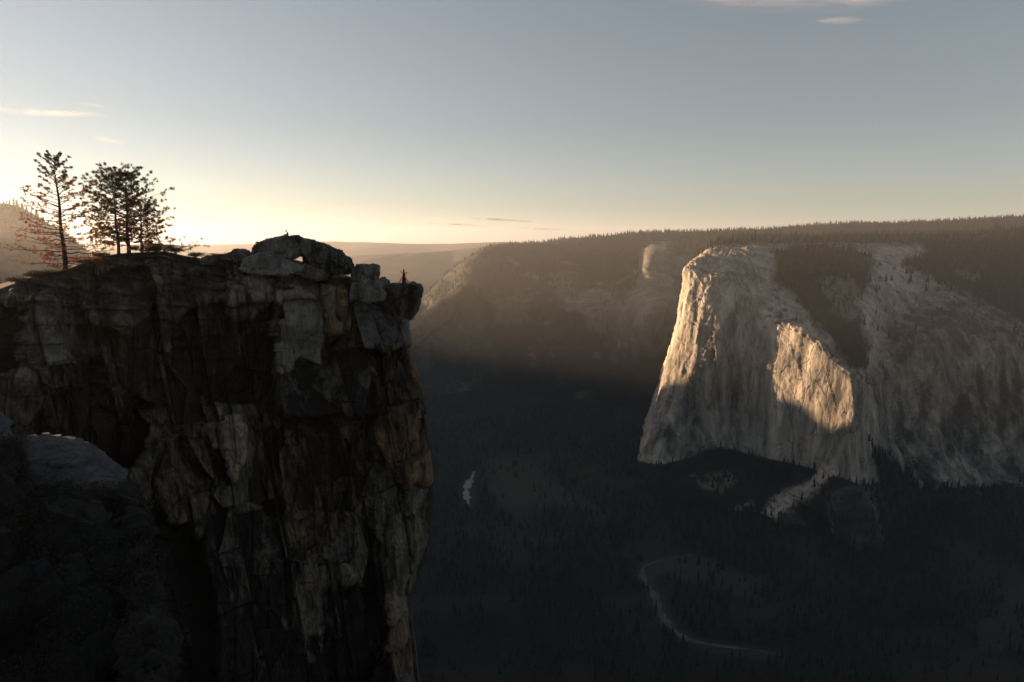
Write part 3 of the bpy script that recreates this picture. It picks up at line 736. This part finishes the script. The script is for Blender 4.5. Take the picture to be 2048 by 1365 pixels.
o = rock('boulder', [(482,520),(500,508),(520,503),(540,512),(560,516),(592,530),(604,536),(600,548),(560,552),(500,548),(478,538)], 81.5, 86, M_cliff, 420, tone=0.45, lean=0.5)
tag(o, 'pale sloping boulder in front of the rounded summit boulder', 'boulder', BG)
o = rock('boulder', [(596,532),(612,528),(640,540),(660,548),(650,562),(610,560),(594,548)], 83, 87, M_cliff, 425, tone=0.15, warm=0.3, lean=0.3)
tag(o, 'low boulder directly below the bright gap', 'boulder', BG)
o = rock('boulder', [(607,508),(613,506),(617,520),(620,532),(608,534),(605,520)], 86, 87.5, M_cliff, 427, vox=0.08, rough=0.06, tone=0.3, warm=1.0, fac=0.6)  # orange of the sunlight is put into the stone's warm tint
tag(o, 'small orange lit stone standing inside the bright gap', 'boulder', BG)
o = rock('boulder', [(443,516),(452,506),(470,499),(484,502),(496,510),(494,522),(450,524)], 84, 87, M_cliff, 430, tone=0.2, lean=0.3)
tag(o, 'low grey boulder left of the rounded summit boulder', 'boulder', BG)
o = rock('boulder', [(398,520),(408,511),(420,512),(432,520),(428,528),(400,528)], 82, 84, M_cliff, 440, vox=0.1, rough=0.12, tone=0.1, lean=0.3)
tag(o, 'smallest knobbly boulder on the rim between shrubs and the summit boulders', 'boulder', BG)
o = rock('boulder', [(700,562),(699,537),(714,532),(738,530),(752,534),(752,548),(748,564),(725,568)], 84.5, 89, M_cliff, 450, tone=0.2, warm=0.2, lean=0.15)
tag(o, 'square block of rock beside the end of the long slab', 'boulder', BG)
o = rock('boulder', [(698,600),(700,566),(725,564),(752,560),(762,568),(766,582),(768,600),(740,606)], 83.5, 90, M_cliff, 460, tone=0.4, warm=0.2, lean=0.35)
tag(o, 'wide pale block below the square block', 'boulder', BG)
o = rock('rock_ledge', [(758,574),(775,572),(800,570),(822,570),(835,573),(838,590),(832,612),(826,632),(819,641),(806,634),(790,616),(768,598),(756,588)], 85.0, 90.5, M_cliff, 470, tone=0.1, warm=0.5, back_scale=0.95, rough=0.13)
tag(o, label='overhanging prow of rock with the standing person on it', kind='structure')

# ------------------------------------------------------------------ foreground outcrop, lower left
fx = np.array([-620, -300, -160, -60, 0, 30, 75, 130, 180, 230, 258, 275, 285, 285])  # far left columns lie out of view, added to shade the slab
ft = np.array([560, 690, 760, 800, 834, 868, 872, 876, 892, 925, 975, 1060, 1200, 1330])
rows_ = []
for k, (dy, Yk) in enumerate(((-3, 36.), (0, 34.5), (18, 33.), (50, 31.5), (90, 30.5), (105, 30.), (180, 27), (300, 24), (420, 22), (800, 16))):
    c_ = []
    for a, b_ in zip(fx, ft):
        ex = 1 if a < 250 else 0.5
        py_ = b_ + dy * ex if dy > 0 else b_
        c_.append((a + (0 if k < 5 else (k - 4) * 9 * (a + 160) / 445), py_, Yk + (0 if a < 230 else (a - 230) * 0.05)))
    rows_.append(c_)
net = np.array(rows_, float)
G = resample(net, 18, [2, 10, 20, 26, 14, 26, 26, 22, 20], 0.85)
V = P(G[..., 0], G[..., 1], G[..., 2]); nrm = grid_normals(V)
gj = G[..., 1] + 10 * fbm(V / 1.5, 3, 499)
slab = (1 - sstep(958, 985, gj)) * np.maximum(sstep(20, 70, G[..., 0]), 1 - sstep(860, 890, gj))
a_, t_, e_ = cells(V / np.array([2.2, 2.2, 1.0]), 500); a2, t2, e2 = cells(V / 0.7, 505)
d = slab * (0.12 * a_ + 0.25 * t_ + 0.05 * t2) + (1 - slab) * (0.5 * a_ + 0.6 * t_ + 0.25 * t2) + 0.08 * fbm(V / 0.5, 4, 506) + 0.2 * fbm(V / 3, 3, 507)
V = V + nrm * d[..., None]
bkr = [np.stack([V[0, :, 0] * (V[0, :, 1] + k) / V[0, :, 1] - 0.35 * k, V[0, :, 1] + k, V[0, :, 2] * (V[0, :, 1] + k) / V[0, :, 1] - 0.9 * k], -1) for k in (12, 6, 3, 1)]
W = np.concatenate([np.array(bkr), V], 0); z4 = lambda A: np.concatenate([np.repeat(A[:1], 4, 0), A], 0)
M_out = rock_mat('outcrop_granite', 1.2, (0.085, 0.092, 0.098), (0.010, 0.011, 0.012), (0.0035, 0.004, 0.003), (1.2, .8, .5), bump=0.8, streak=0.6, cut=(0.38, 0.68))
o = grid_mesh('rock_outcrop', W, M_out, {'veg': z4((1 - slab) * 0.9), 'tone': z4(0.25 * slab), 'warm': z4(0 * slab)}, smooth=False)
tag(o, label='smooth blue grey foreground outcrop at the lower left', kind='structure')
m_ = (1 - slab)
bp = scatter(V, m_ * sstep(-0.2, 0.2, fbm(V / 2., 3, 509)), 0.55)
K = 26; n = len(bp)
c0 = np.repeat(bp, K, 0) + rng.normal(0, 0.22, (n * K, 3)) + np.array([0, 0, 0.15])
e1 = rng.normal(0, 1, (n * K, 3)); e1 /= np.linalg.norm(e1, axis=1, keepdims=True); e2 = rng.normal(0, 1, (n * K, 3)); e2 /= np.linalg.norm(e2, axis=1, keepdims=True)
T = np.stack([c0 - e1 * 0.07, c0 + e1 * 0.07, c0 + e2 * 0.06], 1).reshape(-1, 3)
o = raw_mesh('brush', T, np.arange(len(T)).reshape(-1, 3), M_shrub); tag(o, label='dark scrub below the foreground outcrop', cat='brush', kind='stuff')

#@@TREES
def pine(base, H, rad, nl, seed, label, lean=(0, 0), group=None, dens=1.0, glow=0.0, trunk_r=0.16, zlow=0.03, droop=0.25, clump=0.24, extra=None, needles=46, glow_below=0.4, upturn=0.5):
    r_ = random.Random(seed)
    root = empty('pine_tree', base); tag(root, label, 'pine tree', group)
    n = 14; path = [(lean[0] * (k / n) ** 1.3 + 0.04 * math.sin(k * 1.1 + seed), lean[1] * k / n + 0.04 * math.cos(k * 0.9 + seed), H * k / n - 0.3 * (k == 0)) for k in range(n + 1)]
    path = np.array(path); rad_ = [max(trunk_r * (1 - k / n) ** 0.85, 0.012) * (1.35 if k == 0 else 1) for k in range(n + 1)]
    mb = MB(); mb.add(*tube(path, rad_, 8)); mb.build('trunk', M_bark, root)
    limbs = MB(); green = []; backlit = []
    def clumps(p, size, zrel):
        (backlit if r_.random() < glow * (1.2 if zrel < glow_below else 0.05) else green).append((p, size))
    def limb(z0, az, L, up, droop_):
        t0 = np.array([np.interp(z0, path[:, 2], path[:, 0]), np.interp(z0, path[:, 2], path[:, 1]), z0])
        d0 = np.array([math.cos(az), math.sin(az), 0]); pts_ = []; m = 7
        bend = r_.uniform(-0.25, 0.25)
        for k in range(m + 1):
            s = k / m
            off = d0 * L * s + np.array([-d0[1], d0[0], 0]) * bend * L * s * s
            off[2] = up * L * s - droop_ * L * s * s + upturn * 0.3 * L * s ** 4 + r_.uniform(-.03, .03) * L
            pts_.append(t0 + off)
        pts_ = np.array(pts_); r0 = max(0.014 + 0.018 * L * 0.6, 0.02)
        limbs.add(*tube(pts_, [r0 * (1 - 0.8 * k / m) for k in range(m + 1)], 5))
        zr = z0 / H
        for k in range(2, m + 1):
            s = k / m
            if s < 0.3: continue
            nt = r_.choice([1, 2, 2, 3]) if k < m else 3
            for _ in range(nt):
                if r_.random() > dens: continue
                tl_ = L * r_.uniform(0.10, 0.26) * (1.15 - 0.4 * s); aa = az + r_.uniform(-1.5, 1.5)
                q = pts_[k] + np.array([math.cos(aa) * tl_, math.sin(aa) * tl_, tl_ * r_.uniform(-0.2, 0.7)])
                limbs.add(*tube([pts_[k], (pts_[k] + q) / 2 + np.array([0, 0, -0.03]), q], [0.014, 0.011, 0.007], 3))
                clumps(q, clump * r_.uniform(0.7, 1.25), zr)
                if r_.random() < 0.5 * dens: clumps((pts_[k] + q) / 2 + np.array([r_.uniform(-.1, .1), r_.uniform(-.1, .1), r_.uniform(-.05, .1)]), clump * r_.uniform(0.5, 0.9), zr)
    for k in range(nl):
        zr = zlow + (0.98 - zlow) * ((k + r_.random() * 0.7) / nl)
        L = np.interp(zr, [a for a, b in rad], [b for a, b in rad]) * r_.uniform(0.62, 1.12)
        az = k * 2.4 + r_.uniform(-.5, .5)
        limb(zr * H, az, L, np.interp(zr, [0, .35, .7, 1], [0.02, 0.12, 0.45, 1.0]), droop * (1 - zr))
    clumps(path[-1] + np.array([0, 0, 0.05]), clump, 1); clumps(path[-1] - np.array([0, 0, 0.3]), clump * 0.8, 1)
    for e_ in (extra or []): limb(*e_)
    limbs.build('branches', M_bark, root)
    def needle(lst, name, mat, K):
        if not lst: return
        C = np.array([c for c, s in lst]); S_ = np.array([s for c, s in lst]); n_ = len(C)
        g_ = np.random.default_rng(seed)
        dv = g_.normal(0, 1, (n_ * K, 3)); dv[:, 2] += 0.35; dv /= np.linalg.norm(dv, axis=1, keepdims=True)
        sd = np.cross(dv, g_.normal(0, 1, (n_ * K, 3))); sd /= np.linalg.norm(sd, axis=1, keepdims=True)
        c_ = np.repeat(C, K, 0) + g_.normal(0, 0.04, (n_ * K, 3)); s_ = np.repeat(S_, K)[:, None] * g_.uniform(.6, 1.1, (n_ * K, 1))
        T_ = np.stack([c_ - sd * 0.014, c_ + sd * 0.014, c_ + dv * s_ ], 1).reshape(-1, 3)
        raw_mesh(name, T_, np.arange(len(T_)).reshape(-1, 3), mat, root)
    needle(green, 'crown', M_needle, needles); needle(backlit, 'backlit_foliage', M_backlit, int(needles * 0.8))
    return root
PG = 'pines on the cliff top'
b = rim_point(113, 1.5); sc_ = b[1] / 1380.
pine(b - np.array([0, 0, 0.1]), 228 * sc_, [(0, 4.1), (0.15, 4.5), (0.4, 4.2), (0.55, 3.6), (0.62, 3.1), (0.75, 1.9), (0.9, 1.2), (1, 0.45)], 78, 11, 'tall sparse pine with one straight trunk and orange backlit lower branches', lean=(-0.15, 0), group=PG, dens=0.95, glow=0.85, trunk_r=0.27, droop=0.18, clump=0.2, glow_below=0.75)
b = rim_point(228, 1.0)
pine(b - np.array([0, 0, 0.3]), 152 * b[1] / 1380., [(0, 2.6), (0.2, 3.5), (0.5, 3.5), (0.8, 2.3), (1, 0.9)], 66, 23, 'bushy pine on the left of the close pair of trunks', lean=(-0.1, 0), group=PG, dens=0.75, glow=0.35, trunk_r=0.2, zlow=0.15, clump=0.3, glow_below=0.45)
b = rim_point(241, 1.6)
pine(b - np.array([0, 0, 0.3]), 156 * b[1] / 1380., [(0, 2.4), (0.2, 3.4), (0.5, 4.3), (0.8, 3.1), (1, 1.1)], 78, 31, 'dense round headed pine on the right of the close pair of trunks', lean=(0.35, 0), group=PG, dens=0.78, glow=0.2, trunk_r=0.24, zlow=0.18, clump=0.32, glow_below=0.4)
b = rim_point(263, 2.2)
pine(b - np.array([0, 0, 0.3]), 96 * b[1] / 1380., [(0, 2.2), (0.3, 3.0), (0.7, 2.6), (1, 1.0)], 38, 43, 'shorter pine with a long low branch reaching right and down', lean=(0.3, 0), group=PG, dens=0.9, glow=0.6, trunk_r=0.2, zlow=0.1, clump=0.27, glow_below=0.9,
     extra=[(1.0, 0.05, 6.4, 0.22, 0.36), (1.3, 0.2, 4.2, 0.25, 0.3), (0.6, -0.1, 5.0, 0.1, 0.25)])

def shrub(px, w, h, seed, label, back=0.6, glow=0.2):
    r_ = np.random.default_rng(seed); b = rim_point(px, back)
    root = empty('shrub', b); tag(root, label, 'shrub', 'low shrubs along the cliff rim')
    mb = MB(); tips = []
    for k in range(14):
        a = r_.uniform(0, 6.28); L = w * r_.uniform(.3, 1); t = np.array([math.cos(a) * L, math.sin(a) * L * .6, h * r_.uniform(.4, 1)])
        mb.add(*tube([(0, 0, -0.2), t * [.5, .5, .6], t], [.03, .018, .008], 4)); tips += [t, t * .7, t * .85 + r_.normal(0, .1, 3)]
    mb.build('stems', M_bark, root)
    C = np.array(tips); K = 60; c_ = np.repeat(C, K, 0) + r_.normal(0, 0.13, (len(C) * K, 3)) * [1.2 * w, w, h * 1.2]
    e1 = r_.normal(0, 1, c_.shape); e1 /= np.linalg.norm(e1, axis=1, keepdims=True); e2 = r_.normal(0, 1, c_.shape); e2 /= np.linalg.norm(e2, axis=1, keepdims=True)
    T_ = np.stack([c_ - e1 * .035, c_ + e1 * .035, c_ + e2 * .08], 1).reshape(-1, 3)
    raw_mesh('foliage', T_, np.arange(len(T_)).reshape(-1, 3), M_backlit if glow > 0.5 else M_shrub, root)
for k, (px, w_, h_, lb, ru) in enumerate(((196, 1.6, .55, 'low dark shrub just left of the paired pine trunks', 0), (285, 1.8, .75, 'dark shrub under the long low pine branch', 0),
     (318, 2.0, .8, 'broad dark shrub right of the shorter pine', 0), (345, 1.6, .6, 'dark shrub at the drooping tip of the low branch', 0), (305, 0.8, .7, 'small rusty shrub between the dark rim shrubs', 1),
     (385, 1.5, .45, 'low dark shrub left of the smallest boulder', 0), (440, 1.3, .4, 'dark shrub tucked against the low grey boulder', 0), (165, 1.7, .5, 'low shrub between the tall pine and the paired pines', 1),
     (90, 1.8, .45, 'low shrub just left of the tall pine trunk', 0), (30, 1.6, .5, 'leftmost low shrub on the sloping rim', 0), (60, 1.4, .4, 'dark shrub left of the tall pine, second from the left edge', 0))):
    shrub(px, w_, h_, 600 + k, lb, glow=ru)

#@@PEOPLE
def skin_body(name, joints, edges, mat, parent, sub=1):
    me = bpy.data.meshes.new(name); me.from_pydata([j[0] for j in joints], edges, [])
    o = bpy.data.objects.new(name, me); COL.objects.link(o)
    sk = o.modifiers.new('k', 'SKIN'); sk.use_smooth_shade = True
    for k, j in enumerate(joints):
        me.skin_vertices[0].data[k].radius = (j[1], j[1] if len(j) < 3 else j[2])
    me.skin_vertices[0].data[0].use_root = True
    s = o.modifiers.new('s', 'SUBSURF'); s.levels = sub; s.render_levels = sub
    dg = bpy.context.evaluated_depsgraph_get(); m2 = bpy.data.meshes.new_from_object(o.evaluated_get(dg))
    o.modifiers.clear(); o.data = m2; bpy.data.meshes.remove(me); m2.name = name; m2.materials.clear(); m2.materials.append(mat)
    for p in m2.polygons: p.use_smooth = True
    o.parent = parent; return o
def head(parent, c, r, skinm, hairm, face=(0, -1), long_hair=False):
    """face, nose, ears and hair around an egg-shaped head"""
    fx_, fy_ = face; n_ = math.hypot(fx_, fy_); fx_ /= n_; fy_ /= n_
    def ell(cen, rad, nm, mat, m=10, cut=None):
        bm = bmesh.new(); bmesh.ops.create_uvsphere(bm, u_segments=14, v_segments=m, radius=1)
        for v_ in bm.verts:
            x, y, z = v_.co.x * rad[0], v_.co.y * rad[1], v_.co.z * rad[2]
            if cut: x, y, z = cut(x, y, z)
            x += cen[0]; y += cen[1]; z += cen[2]
            v_.co = Vector((c[0] + x * -fy_ + y * -fx_, c[1] + x * fx_ + y * -fy_, c[2] + z))
        me = bpy.data.meshes.new(nm); bm.to_mesh(me); bm.free(); me.materials.append(mat)
        for p in me.polygons: p.use_smooth = True
        o = bpy.data.objects.new(nm, me); COL.objects.link(o); o.parent = parent; return o
    ell((0, 0, 0), (r * .78, r * .92, r * 1.15), 'head', skinm, cut=lambda x, y, z: (x * (1 if z > 0 else 1 + z * 1.6), y, z))
    ell((0, -r * .93, -r * .1), (r * .13, r * .2, r * .25), 'nose', skinm, 6)
    for s in (-1, 1):
        ell((s * r * .78, 0, 0), (r * .08, r * .18, r * .28), 'ear', skinm, 6)
        ell((s * r * .3, -r * .84, r * .12), (r * .11, r * .08, r * .07), 'eye', M_dark, 6)
    ell((0, -r * .84, -r * .5), (r * .25, r * .06, r * .06), 'mouth', M_lip, 6)
    h = ell((0, r * .16, r * .2), (r * .92, r * .98, r * 1.08), 'hair', hairm, cut=(lambda x, y, z: (x, y, z if z > -.2 * r else z * 2.6)) if long_hair else None)
M_skin = plain('skin', (0.35, 0.2, 0.14), 0.6); M_hair = plain('dark_hair', (0.02, 0.014, 0.01)); M_dark = plain('eye_dark', (0.01, 0.01, 0.01)); M_lip = plain('lips', (0.3, 0.08, 0.07))
M_red = plain('dark_red_dress', (0.10, 0.008, 0.006), trans=0.15); M_veil, n_, l_, b_ = new_mat('sheer_cloth', 0.8)
b_.inputs['Base Color'].default_value = (0.8, 0.55, 0.4, 1)
tr = N(n_, 'ShaderNodeBsdfTranslucent'); tr.inputs[0].default_value = (0.95, 0.6, 0.36, 1); m1 = N(n_, 'ShaderNodeMixShader', Fac=0.85)
tp = N(n_, 'ShaderNodeBsdfTransparent'); m2_ = N(n_, 'ShaderNodeMixShader', Fac=0.3)
l_.new(b_.outputs[0], m1.inputs[1]); l_.new(tr.outputs[0], m1.inputs[2]); l_.new(m1.outputs[0], m2_.inputs[1]); l_.new(tp.outputs[0], m2_.inputs[2]); l_.new(m2_.outputs[0], n_['Material Output'].inputs[0])
M_cloth = plain('dark_clothes', (0.03, 0.025, 0.025))

def hand(joints, edges, wrist, wi, dirv, s=1.0):
    """palm and five bent fingers continued from the wrist joint"""
    d = np.array(dirv, float); d /= np.linalg.norm(d); up = np.array([0, 0, 1.0]) if abs(d[2]) < .8 else np.array([0, 1.0, 0])
    a = np.cross(d, up); a /= np.linalg.norm(a); nrm_ = np.cross(a, d)
    palm = np.array(wrist) + d * 0.07 * s; joints.append((tuple(palm), 0.028, 0.014)); pi_ = len(joints) - 1; edges.append((wi, pi_))
    for k, L in enumerate((0.07, 0.08, 0.075, 0.06)):
        o_ = palm + a * (k - 1.5) * 0.02; p1 = o_ + d * L * .55 + a * (k - 1.5) * .004; p2 = p1 + d * L * .4 - nrm_ * L * .25
        joints.append((tuple(p1), 0.009)); edges.append((pi_, len(joints) - 1)); joints.append((tuple(p2), 0.0075)); edges.append((len(joints) - 2, len(joints) - 1))
    t1 = np.array(wrist) + d * 0.03 - a * 0.035; t2 = t1 + d * 0.035 - a * 0.02
    joints.append((tuple(t1), 0.01)); edges.append((wi, len(joints) - 1)); joints.append((tuple(t2), 0.009)); edges.append((len(joints) - 2, len(joints) - 1))

# standing person on the prow
def top_of(px, Yq):
    dg = bpy.context.evaluated_depsgraph_get(); x = float(P(px, 560, Yq)[0])
    hit, loc, *_ = scene.ray_cast(dg, Vector((x, Yq, 30)), Vector((0, 0, -1)))
    return Vector(loc) if hit else Vector((x, Yq, float(P(px, 570, Yq)[2])))
base = top_of(808, 85.6)
root = empty('person', base); tag(root, 'person standing on the rock prow in a dark red dress with sheer skirt', 'person')
J = [((0, 0, .95), .12, .09), ((0, 0, 1.15), .10, .08), ((0, 0, 1.36), .14, .08), ((0, 0, 1.47), .045), ((0, 0, 1.56), .045),
     ((-.17, 0, 1.38), .05), ((-.34, 0, 1.33), .04), ((-.42, -.02, 1.54), .028), ((.17, 0, 1.38), .05), ((.33, 0, 1.24), .04), ((.46, -.04, 1.38), .028),
     ((-.09, 0, .90), .085), ((-.10, 0, .5), .06), ((-.10, .02, .09), .04), ((-.10, -.12, .04), .035), ((.09, 0, .90), .085), ((.10, 0, .5), .06), ((.10, .02, .09), .04), ((.10, -.12, .04), .035)]
Ed = [(0, 1), (1, 2), (2, 3), (3, 4), (2, 5), (5, 6), (6, 7), (2, 8), (8, 9), (9, 10), (0, 11), (11, 12), (12, 13), (13, 14), (0, 15), (15, 16), (16, 17), (17, 18)]
hand(J, Ed, J[7][0], 7, (-.3, 0, 1)); hand(J, Ed, J[10][0], 10, (.5, -.2, .8))
skin_body('body', J, Ed, M_skin, root)
head(root, (0, -.01, 1.64), .105, M_skin, M_hair, (0.3, 1), True)
def lathe(name, prof, mat, fold=0.0, nf=9, seg=48, sx=1, sy=1, dx=0, gap=0):
    V_, F_ = [], []
    for k, (z, r_) in enumerate(prof):
        for s in range(seg):
            a = 2 * math.pi * s / seg; rr_ = r_ * (1 + fold * (1 - k / len(prof)) * math.sin(a * nf + z * 2))
            V_.append((rr_ * math.cos(a) * sx + dx * (1 - z), rr_ * math.sin(a) * sy, z))
    for k in range(len(prof) - 1):
        for s in range(seg):
            if gap and abs((s + .5) / seg - 0.75) < gap: continue
            F_.append((k * seg + s, k * seg + (s + 1) % seg, (k + 1) * seg + (s + 1) % seg, (k + 1) * seg + s))
    mb = MB(); mb.add(V_, F_); return mb.build(name, mat, root)
lathe('dress', [(.03, .23), (.3, .22), (.6, .20), (.85, .19), (.97, .18), (1.08, .15), (1.2, .155), (1.32, .165), (1.36, .13)], M_red, .06, 8, sx=1.0, sy=.8)
lathe('sheer_skirt', [(.02, .78), (.12, .70), (.3, .56), (.5, .44), (.7, .32), (.9, .22), (1.0, .19)], M_veil, .14, 11, sy=.7, gap=0.11)

# seated person on the summit boulder, hunched forward and facing left
base = top_of(579, 86.0)
root = empty('person', base); tag(root, 'person in dark clothes sitting hunched on the highest boulder, facing left', 'person')
J = [((.02, 0, .10), .14, .12), ((.07, 0, .28), .13, .11), ((.04, 0, .48), .15, .10), ((-.03, 0, .58), .05), ((-.09, 0, .65), .05),
     ((.03, -.18, .47), .055), ((-.08, -.22, .26), .042), ((-.30, -.16, .34), .03), ((.03, .18, .47), .055), ((-.08, .22, .26), .042), ((-.30, .16, .34), .03),
     ((-.05, -.10, .10), .09), ((-.36, -.13, .30), .065), ((-.42, -.13, -.10), .045), ((-.54, -.13, -.14), .035), ((-.05, .10, .10), .09), ((-.36, .13, .28), .065), ((-.42, .13, -.12), .045), ((-.54, .13, -.16), .035)]
Ed = [(0, 1), (1, 2), (2, 3), (3, 4), (2, 5), (5, 6), (6, 7), (2, 8), (8, 9), (9, 10), (0, 11), (11, 12), (12, 13), (13, 14), (0, 15), (15, 16), (16, 17), (17, 18)]
hand(J, Ed, J[7][0], 7, (-1, .2, -.3)); hand(J, Ed, J[10][0], 10, (-1, -.2, -.3))
skin_body('body', J, Ed, M_cloth, root)
head(root, (-.14, 0, .74), .105, M_skin, M_hair, (-1, 0))

#@@CLOUDS
def cloud_mat(name, col, alpha, sx, seed, trans=0.8):
    m, n, l, b = new_mat(name, 1.0)
    tc = N(n, 'ShaderNodeTexCoord'); mp = N(n, 'ShaderNodeMapping'); l.new(tc.outputs['Object'], mp.inputs['Vector'])
    mp.inputs['Scale'].default_value = (1 / 2600., 1 / 2600., 1 / 420.); mp.inputs['Location'].default_value = (seed, 0, 0)
    nt = N(n, 'ShaderNodeTexNoise', Scale=1.0, Detail=6.0, Roughness=0.6, Distortion=0.8); l.new(mp.outputs[0], nt.inputs['Vector'])
    fade = N(n, 'ShaderNodeAttribute', attribute_name='fade')
    rp = ramp(n, [(0.40, (0, 0, 0)), (0.78, (1, 1, 1))]); l.new(nt.outputs['Fac'], rp.inputs[0])
    q = N(n, 'ShaderNodeMath', operation='MULTIPLY'); l.new(rp.outputs[0], q.inputs[0]); l.new(fade.outputs['Fac'], q.inputs[1])
    q2 = N(n, 'ShaderNodeMath', operation='MULTIPLY'); l.new(q.outputs[0], q2.inputs[0]); q2.inputs[1].default_value = alpha
    d = N(n, 'ShaderNodeBsdfDiffuse'); d.inputs[0].default_value = tuple(col) + (1,)
    t = N(n, 'ShaderNodeBsdfTranslucent'); t.inputs[0].default_value = tuple(col) + (1,)
    a = N(n, 'ShaderNodeMixShader', Fac=trans); l.new(d.outputs[0], a.inputs[1]); l.new(t.outputs[0], a.inputs[2])
    tp = N(n, 'ShaderNodeBsdfTransparent'); o = N(n, 'ShaderNodeMixShader'); l.new(q2.outputs[0], o.inputs[0]); l.new(tp.outputs[0], o.inputs[1]); l.new(a.outputs[0], o.inputs[2])
    l.new(o.outputs[0], n['Material Output'].inputs[0]); return m
M_cl = cloud_mat('bright_cloud', (0.95, 0.95, 0.95), 0.8, 5, 1.0, 0.6); M_cw = cloud_mat('wispy_cloud', (0.9, 0.92, 0.95), 0.25, 5, 4.0, 0.6); M_cd = cloud_mat('dark_cloud', (0.12, 0.1, 0.09), 1.0, 3, 7.0, 0.1)
def cloud(pts_px, th, Y, mat, label, seed):
    """a thin lens of cloud around a line of photo directions, with real depth"""
    c = np.array(pts_px, float); xs_ = np.linspace(c[0, 0], c[-1, 0], 60); ys_ = np.interp(xs_, c[:, 0], c[:, 1])
    t = np.linspace(0, 1, 60); w_ = th * np.sin(np.pi * np.clip(t, .02, .98)) ** .6
    ctr = P(xs_, ys_, Y); k = Y / F; rows_, fd = [], []
    for s in np.linspace(0, 2 * math.pi, 25):
        r = ctr.copy(); r[:, 2] += math.sin(s) * w_ * k; r[:, 1] += math.cos(s) * w_ * k * 0.6; rows_.append(r)
        fd.append(np.sin(np.pi * t) ** .7 * (1 - abs(math.sin(s))) ** 1.6)
    V_ = np.array(rows_); org = V_.mean((0, 1)); o = grid_mesh('cloud', V_ - org, mat, {'fade': np.array(fd)}); o.location = org
    tag(o, label=label, kind='structure')
cloud([(-120, 208), (0, 219), (90, 226), (150, 229), (190, 228), (232, 238)], 9, 26000, M_cl, 'bright white streak of cloud above the tall pine', 1)
cloud([(150, 205), (220, 216)], 6, 26500, M_cw, 'faint wisp just above the bright streak', 2)
cloud([(175, 272), (260, 290)], 9, 26000, M_cw, 'faint wisp right above the tall pine', 3)
cloud([(900, 431), (960, 437), (1070, 444)], 3.2, 60000, M_cd, 'darkest thin cloud streak low in the centre', 4)
cloud([(835, 446), (910, 449), (980, 453)], 2.6, 60000, M_cd, 'thin dark cloud streak left of the darkest one', 5)
cloud([(1015, 455), (1140, 461)], 2.4, 60000, M_cd, 'thin dark cloud streak right of the darkest one', 6)
cloud([(750, 441), (815, 445)], 2.2, 60000, M_cw, 'faintest short streak left of the dark ones', 7)
cloud([(1250, -20), (1500, -8), (1680, -2), (1860, -10)], 34, 26000, M_cw, 'wispy cloud at the top edge', 8)
cloud([(1630, 42), (1730, 40)], 9, 26000, M_cw, 'small wisp below the top edge cloud', 9)

#@@HAZE
bpy.ops.mesh.primitive_cube_add(size=1)
hz = bpy.context.object; hz.name = 'haze'; hz.data.name = 'haze'
hz.scale = (2 * S + 20, 2 * S + 20, 1091.5 + 310); hz.location = (0, 0, (310 - 1091.5) / 2)
mh = bpy.data.materials.new('haze_air'); mh.use_nodes = True; mh.node_tree.nodes.remove(mh.node_tree.nodes['Principled BSDF'])
pv = mh.node_tree.nodes.new('ShaderNodeVolumePrincipled'); pv.inputs['Density'].default_value = 2.7e-5
pv.inputs['Color'].default_value = (0.92, 0.97, 1.0, 1); pv.inputs['Anisotropy'].default_value = 0.5
mh.node_tree.links.new(pv.outputs[0], mh.node_tree.nodes['Material Output'].inputs['Volume'])
hz.data.materials.append(mh); tag(hz, label='pale evening haze filling the valley air', kind='stuff')
